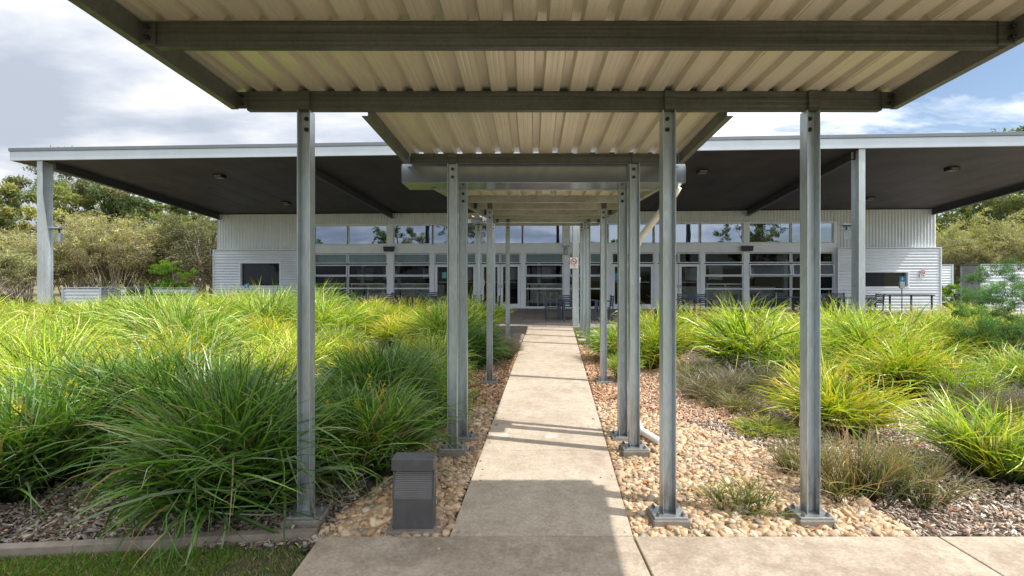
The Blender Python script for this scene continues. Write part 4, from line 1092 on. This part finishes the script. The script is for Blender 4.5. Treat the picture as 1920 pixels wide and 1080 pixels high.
# bar tables and stools indoors, seen through the glass
def bar_table(px0, px1, label):
    v = .75; u0, u1 = WU(px0, v), WU(px1, v); c = (u0+u1)/2
    t = empty('bar_table', to_world(c, v, .01), -A, label, 'bar table', 'high bar tables inside the windows'); h = (u1-u0)/2
    MB().box(-h, h, -.25, .25, 1.15, 1.21).build('tabletop', M['tabletop'], t, local=True)
    for x in (-h+.06, 0, h-.06): MB().box(x-.02, x+.02, -.2, -.16, 0, 1.149).build('leg', M['tabletop'], t, local=True)
    MB().box(-h+.081, h-.081, -.20, -.17, .30, .33).build('footrail', M['tabletop'], t, local=True)
for a, b, lb in ((592, 650, 'behind the first glazed bay from the left'), (660, 726, 'behind the second glazed bay from the left'), (742, 806, 'behind the bay left of the left doors'), (988, 1056, 'behind the bay at the end of the path'), (1322, 1392, 'behind the bay right of the right doors')):
    bar_table(a, b, 'high white bar table inside, ' + lb)
def stool(px, label):
    v = .45; t = empty('bar_stool', to_world(WU(px, v), v, .01), -A, label, 'stool', 'bar stools inside')
    MB().box(-.18, .18, -.18, .18, .72, .75).build('seat', M['tabletop'], t, local=True)
    for x in (-.16, .16):
        for y in (-.16, .16): MB().box(x-.012, x+.012, y-.012, y+.012, 0, .719).build('leg', M['tabletop'], t, local=True)
for px, lb in ((1014, 'white bar stool inside, left one of the two at the end of the path'), (1038, 'white bar stool inside, right one of the two at the end of the path')): stool(px, lb)

# ------------------------------------------------------------------ corrugated planters and screens beside the building
def corr_box(name, X0, X1, Y0, Y1, zt, label, cat, rot=0):
    t = empty(name, ((X0+X1)/2, (Y0+Y1)/2, -.05), 0, label, cat)
    f = corrug(X0, X1, -.05, zt, Y0, .13, .028, False); f.build('front_panel', M['clad'], t)
    s = MB()
    n = int((zt+.05)/.13*6)
    for X, sg in ((X0, -1), (X1, 1)):
        vs = []
        for i in range(n+1):
            zz_ = -.05 + (zt+.05)*i/n; off = X + sg*.028*(.5+.5*math.cos(2*math.pi*(zz_+.05)/.13)); vs += [(off, Y0, zz_), (off, Y1, zz_)]
        q = MB().add(vs, [(2*i, 2*i+1, 2*i+3, 2*i+2) for i in range(n)], True); q.build('side_panel', M['clad_v'], t)
    MB().box(X0-.04, X1+.04, Y1, Y1+.03, -.05, zt).build('back_panel', M['clad'], t)
    c = MB()
    for X in (X0, X1): c.box(X-.04, X+.04, Y0-.05, Y0+.03, -.05, zt+.03)
    c.box(X0-.045, X1+.045, Y0-.055, Y1+.04, zt+.031, zt+.06); c.build('capping', M['fascia'], t)
    return t
Yp = 19.5
corr_box('corrugated_bin_store', gx(119, Yp), gx(190, Yp), Yp, Yp+.9, gz(539, Yp)-.06, 'small corrugated metal cupboard beside the left veranda column', 'cupboard')
Yp = 23.5
corr_box('corrugated_screen', gx(199, Yp), gx(367, Yp), Yp, Yp+.12, gz(539, Yp)-.06, 'long low corrugated metal screen left of the building', 'screen')
Yp = 18.3
corr_box('corrugated_enclosure', gx(1838, Yp), gx(2010, Yp), Yp, Yp+.75, gz(495, Yp)-.06, 'tall corrugated metal enclosure at the right edge', 'enclosure')
Yp = 26.0
corr_box('corrugated_side_screen', gx(1764, Yp), gx(1785, Yp), Yp, Yp+.2, gz(498, Yp), 'narrow corrugated screen just beyond the right corner of the building', 'screen')
t = empty('barbecue', (gx(290, 22.2), 22.2, 0), 0, 'long covered barbecue bench in front of the low corrugated screen', 'barbecue')
xx = t.location.x
MB().box(xx-1.9, xx+1.2, 21.9, 22.5, .72, .80).build('worktop', M['black'], t, bevel=.02)
cv = MB().tube([(xx-1.2, 22.2, .80), (xx-1.1, 22.2, .95), (xx-.2, 22.2, .97), (xx-.1, 22.2, .82)], [.05,.16,.16,.05], 12); cv.build('cover', M['dark_steel'], t)
for dx in (-1.8, -.3, 1.1): MB().box(xx+dx-.04, xx+dx+.04, 21.95, 22.4, 0, .719).build('leg', M['furn'], t)

# ------------------------------------------------------------------ trees
def leaves_on(P, nrm, g, size, cols, asp=.35, jit=.5):
    n = len(P); d1 = g.normal(0, 1, (n, 3)); d1[:, 2] -= .4; d1 /= np.linalg.norm(d1, axis=1)[:, None]
    d2 = np.cross(d1, g.normal(0, 1, (n, 3))); d2 /= np.linalg.norm(d2, axis=1)[:, None]
    L = size*(.6+.8*g.random(n))[:, None]; Wd = L*asp
    V = np.stack([P-d1*L/2, P-d2*Wd/2, P+d1*L/2, P+d2*Wd/2], 1).reshape(-1, 3)
    return V, np.arange(4*n).reshape(-1, 4), np.repeat(cols, 4, 0)
def blob_points(g, centres, rads, n, hollow=.55):
    w = rads**2; ci = g.choice(len(centres), n, p=w/w.sum())
    d = g.normal(0, 1, (n, 3)); d /= np.linalg.norm(d, axis=1)[:, None]
    r = rads[ci]*(hollow + (1-hollow)*g.random(n)**.5)*(1+.18*g.normal(0, 1, n))
    P = centres[ci] + d*r[:, None]*np.array([1, 1, .75]); return P, d, ci
def tree(name, X, Y, zb, H, cw, n_blob, n_leaf, size, pal, label, cat='tree', group=None, trunk_h=.35, br=.28, flat=.8, seed=1, asp=.35, lean=.05, trunkr=.12, stems=1, mat='bark'):
    g = np.random.default_rng(seed)
    t = empty(name, (X, Y, zb), 0, label, cat, group)
    cs = []; rs = []
    for i in range(n_blob):
        a = g.random()*6.28; q = math.sqrt(g.random()); zz_ = trunk_h + (1-trunk_h-br*.35)*g.random()
        env = cw*(math.sin(math.pi*min(1, max(.08, (zz_-trunk_h*.7)/(1.08-trunk_h*.7))))**flat)
        cs.append((q*env*math.cos(a), q*env*math.sin(a), zz_*H)); rs.append(H*br*(.28+.5*g.random())*.6)
    cs = np.array(cs); rs = np.array(rs)
    k_ = 7; sub = g.normal(0, 1, (len(cs)*k_, 3)); sub /= np.linalg.norm(sub, axis=1)[:, None]
    cs2 = np.repeat(cs, k_, 0) + sub*np.repeat(rs, k_)[:, None]*(.35+.75*g.random((len(cs)*k_, 1)))*np.array([1.25, 1.25, .7]); rs2 = np.repeat(rs, k_)*(.25+.25*g.random(len(cs)*k_))
    P, d, ci2 = blob_points(g, cs2, rs2, n_leaf, .1); ci = ci2//k_
    P = P + g.normal(0, .05, P.shape)*np.repeat(rs, k_)[ci2][:, None]; d = sub[ci2]*.6 + d*.4
    tone = .7+.6*g.random(len(cs)); pc = np.array(pal); base = pc[g.integers(0, len(pal), len(cs))]
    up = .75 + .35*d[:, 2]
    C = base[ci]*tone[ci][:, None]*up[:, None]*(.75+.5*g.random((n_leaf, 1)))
    V, Fq, CC = leaves_on(P, d, g, size, C, asp)
    o = np_mesh('crown', V, Fq, M['leaf'], t, cols=CC)
    tr = MB()
    for s in range(stems):
        a0 = g.random()*6.28; off = .0 if stems == 1 else .12*cw
        p0 = Vector((off*math.cos(a0), off*math.sin(a0), 0)); top = Vector((lean*H*math.cos(a0)+ (0 if stems == 1 else .45*cw*math.cos(a0)), lean*H*math.sin(a0) + (0 if stems == 1 else .45*cw*math.sin(a0)), H*(trunk_h+.3)))
        mid = p0.lerp(top, .5) + Vector((g.normal(0,.03)*H, g.normal(0,.03)*H, 0))
        r = trunkr/(1 if stems == 1 else 2.2)
        tr.tube([p0, mid, top], [r, r*.75, r*.4], 8)
        nb = 9 if stems == 1 else 3
        for k in range(nb):
            c = Vector(cs[int(g.integers(0, len(cs)))]); st = p0.lerp(mid, .7+.3*g.random()) if g.random() < .4 else mid.lerp(top, g.random())
            m_ = st.lerp(c, .5) + Vector((g.normal(0,.02)*H, g.normal(0,.02)*H, .02*H)); tr.tube([st, m_, c], [r*.38, r*.22, r*.08], 6)
    tr.build('trunk', M[mat], t, local=True)
    return t
EUC = [(0.145, 0.196, 0.076), (0.187, 0.238, 0.093), (0.238, 0.255, 0.119), (0.119, 0.17, 0.076), (0.289, 0.272, 0.136)]
EUCL = [(0.247, 0.285, 0.095), (0.323, 0.342, 0.114), (0.19, 0.247, 0.095), (0.38, 0.361, 0.171)]
HEDGE = [(0.272, 0.306, 0.136), (0.218, 0.255, 0.124), (0.346, 0.34, 0.183), (0.308, 0.255, 0.183), (0.382, 0.306, 0.25), (0.51, 0.562, 0.136)]
GT = 'eucalypts beyond the hedge'
for i, (px, Y, top, cw, pal, lab) in enumerate([
    (20, 42, 345, 6.5, EUCL, 'broad pale eucalypt at the left edge beyond the hedge'),
    (150, 46, 325, 6.5, EUC, 'eucalypt behind the left veranda column'),
    (135, 66, 268, 4.0, EUC, 'tall eucalypt whose tip shows above the left end of the fascia'),
    (245, 48, 352, 5.0, EUC, 'darker eucalypt right of the left veranda column'),
    (330, 52, 372, 5.0, EUCL, 'low eucalypt under the sloping end of the veranda'),
    (395, 56, 392, 4.5, EUC, 'open branched eucalypt just left of the building corner'),
    (-70, 40, 380, 5.0, EUC, 'eucalypt at the very edge left of the broad pale one'),
    (1905, 37, 236, 6.8, EUC, 'tall dark eucalypt whose tip shows above the fascia at the far right'),
    (1835, 48, 362, 6.0, EUC, 'eucalypt under the right end of the veranda roof'),
    (1990, 40, 300, 6.0, EUCL, 'eucalypt at the right edge behind the hedge')]):
    H = gz(top, Y)+.06
    tree('eucalypt', gx(px, Y), Y, -.06, H, cw, 46, 15000 if i != 2 else 8000, .30, pal, lab, group=GT, trunk_h=.38, br=.26, seed=60+i, asp=.4, trunkr=.25)
GH = 'melaleuca hedge bushes'
def hedge(X, Y, H, cw, pal, label, seed, bare=.34):
    """many thin leaning stems that arch outwards, with fine sprays of foliage on the upper twigs"""
    g = np.random.default_rng(seed); t = empty('hedge_bush', (X, Y, -.06), 0, label, 'bush', GH)
    tr = MB(); P = []; hh = []; tone = []; outs = []
    for s_ in range(44):
        a = g.random()*6.28; q = math.sqrt(g.random()); rb = .35*cw*q; rt = cw*(.25+.9*q); top = H*(.98-.42*q*q)*(.86+.16*g.random())
        pts = []
        for k in range(7):
            f = k/6; rr = rb + (rt-rb)*f**1.6; pts.append(Vector((rr*math.cos(a+.15*f), rr*math.sin(a+.15*f), top*min(1, f*1.12 - .12*f*f*f)*(1 if f < .9 else .99))) + Vector(tuple(g.normal(0, .07, 3)))*(f > 0))
        tr.tube(pts, [.035*(1-.75*k/6)*(.7+.6*g.random()) for k in range(7)], 5, caps=False)
        stone = .7+.6*g.random()
        for w_ in range(17):
            f = bare + (1-bare)*g.random()**.8; i0 = min(5, int(f*6)); p = pts[i0].lerp(pts[i0+1], f*6-i0)
            b = a + g.normal(0, .9); ln = .45+.7*g.random(); d = Vector((math.cos(b), math.sin(b), .75*g.random()+.15)).normalized()
            e = p + d*ln*.6; e2 = e + (d+Vector((0,0,-.55)))*ln*.5
            if w_ % 3 == 0: tr.tube([p, e, e2], [.010, .007, .004], 4, caps=False)
            n = 42; u = g.random(n)[:, None]
            A_ = np.array(p); B_ = np.array(e); C_ = np.array(e2)
            q_ = (1-u)**2*A_ + 2*u*(1-u)*B_ + u*u*C_ + g.normal(0, .085, (n, 3)); P.append(q_); tone += [stone*(.7+.6*g.random())]*n
            outs.append(np.tile(np.array(d), (n, 1)))
    P = np.concatenate(P); n = len(P); tone = np.array(tone)[:, None]; hf = np.clip(P[:, 2:3]/H, 0, 1)
    low = np.array([(.26,.22,.16),(.15,.15,.09)])[g.integers(0, 2, n)]; hi = np.array(pal)[g.integers(0, len(pal), n)]
    m_ = np.clip((hf-.35)*2.2 + g.normal(0, .25, (n, 1)), 0, 1)
    V, Fq, CC = leaves_on(P, np.concatenate(outs), g, .15, (low*(1-m_)+hi*m_)*tone, .2)
    np_mesh('crown', V, Fq, M['leaf'], t, cols=CC)
    tr.build('stems', M['stem'], t, local=True)
for i, (px, Y, top, cw, pal, lab) in enumerate([
    (-20, 25, 462, 2.6, HEDGE, 'grey stemmed hedge bush at the left edge'),
    (50, 29, 425, 2.8, HEDGE, 'hedge bush left of the left veranda column'),
    (150, 30, 392, 3.2, HEDGE+[(.32,.38,.06)]*2, 'tallest hedge bush, bright at the top, right of the left veranda column'),
    (215, 29, 396, 2.8, HEDGE, 'arching hedge bush above the small corrugated cupboard'),
    (262, 31, 400, 2.4, HEDGE, 'hedge bush left of the gap in the hedge'),
    (345, 31, 402, 2.2, [(.13,.16,.05),(.17,.19,.07),(.22,.22,.10)], 'hedge bush right of the gap, next to the building'),
    (392, 30, 410, 2.0, [(.07,.09,.035),(.09,.11,.04),(.12,.12,.06)], 'dark hedge bush touching the left corner of the building'),
    (1800, 29, 404, 2.6, HEDGE+[(.32,.38,.06)], 'hedge bush touching the right corner of the building'),
    (1862, 28, 398, 2.6, HEDGE, 'brownish hedge bush above the tall corrugated enclosure'),
    (1925, 27, 420, 2.6, HEDGE, 'hedge bush at the right edge')]):
    H = gz(top, Y)+.06
    hedge(gx(px, Y), Y, H, cw, pal, lab, 80+i, .58 if px < 130 else .42 if px < 240 else .34)
for i, (px, Y, top, cw, lab) in enumerate([(322, 27, 470, .85, 'bright green upright shrub in the gap of the hedge'), (1787, 25.5, 529, .75, 'clipped bright green shrub beside the right corner of the building')]):
    tree('green_shrub', gx(px, Y), Y, -.06, gz(top, Y)+.06, cw, 30, 9000, .09, [(.20,.38,.03),(.27,.45,.04),(.13,.28,.03)], lab, 'shrub', None, trunk_h=.08, br=.34, flat=.3, seed=95+i, asp=.4, trunkr=.05)
tree('dark_shrub', gx(38, 20), 20, -.06, gz(560, 20)+.3, 1.3, 26, 9000, .1, [(.05,.08,.03),(.07,.10,.035)], 'low dark shrub left of the left veranda column', 'shrub', None, trunk_h=.05, br=.5, flat=.3, seed=99, trunkr=.05)
tree('feathery_shrub', gx(1918, 8.8), 8.8, -.3, 2.2, 1.0, 60, 42000, .055, [(.15,.32,.10),(.20,.38,.12),(.10,.22,.07)], 'feathery blue green shrub at the right edge', 'shrub', None, trunk_h=.15, br=.3, flat=.4, seed=101, asp=.12, stems=8, trunkr=.03)
# far tree line and trees behind the camera (mirrored in the clerestory glass)
def treeline():
    g = np.random.default_rng(5); cs = []; rs = []
    for i in range(260):
        a = g.uniform(-1.2, 1.2); D = g.uniform(130, 170); cs.append((D*math.sin(a), D*math.cos(a), g.uniform(0, 7))); rs.append(g.uniform(2.5, 5))
    P, d, ci = blob_points(g, np.array(cs), np.array(rs), 60000, .7)
    C = np.array(EUC)[g.integers(0, 5, 260)][ci]*(.6+.5*g.random((60000,1)))
    V, Fq, CC = leaves_on(P, d, g, 1.1, C, .6); V[:, 2] = np.maximum(V[:, 2], -.05)
    tag(np_mesh('far_woodland', V, Fq, M['leaf'], cols=CC), 'distant line of dark woodland on the horizon', 'woodland', kind='stuff')
treeline()
for i, (X, Y, H, cw, lab) in enumerate([(-24, -26, 11.5, 5, 'eucalypt mirrored in the clerestory left of the path'), (-14, -30, 13, 4, 'second eucalypt mirrored in the left clerestory'), (8, -34, 9, 3.4, 'round tree mirrored in the clerestory above the path'),
                                        (27, -22, 12, 4.5, 'eucalypt mirrored in the right clerestory'), (-45, -34, 10, 6, 'low tree mirrored in the clerestory near its left end'), (48, -50, 9, 5, 'distant tree mirrored near the right end of the clerestory')]):
    tree('eucalypt', X, Y, -.5, H, cw, 36, 7000, .34, EUC, lab, seed=120+i, trunk_h=.35, trunkr=.22)
print('objects', len(bpy.data.objects))
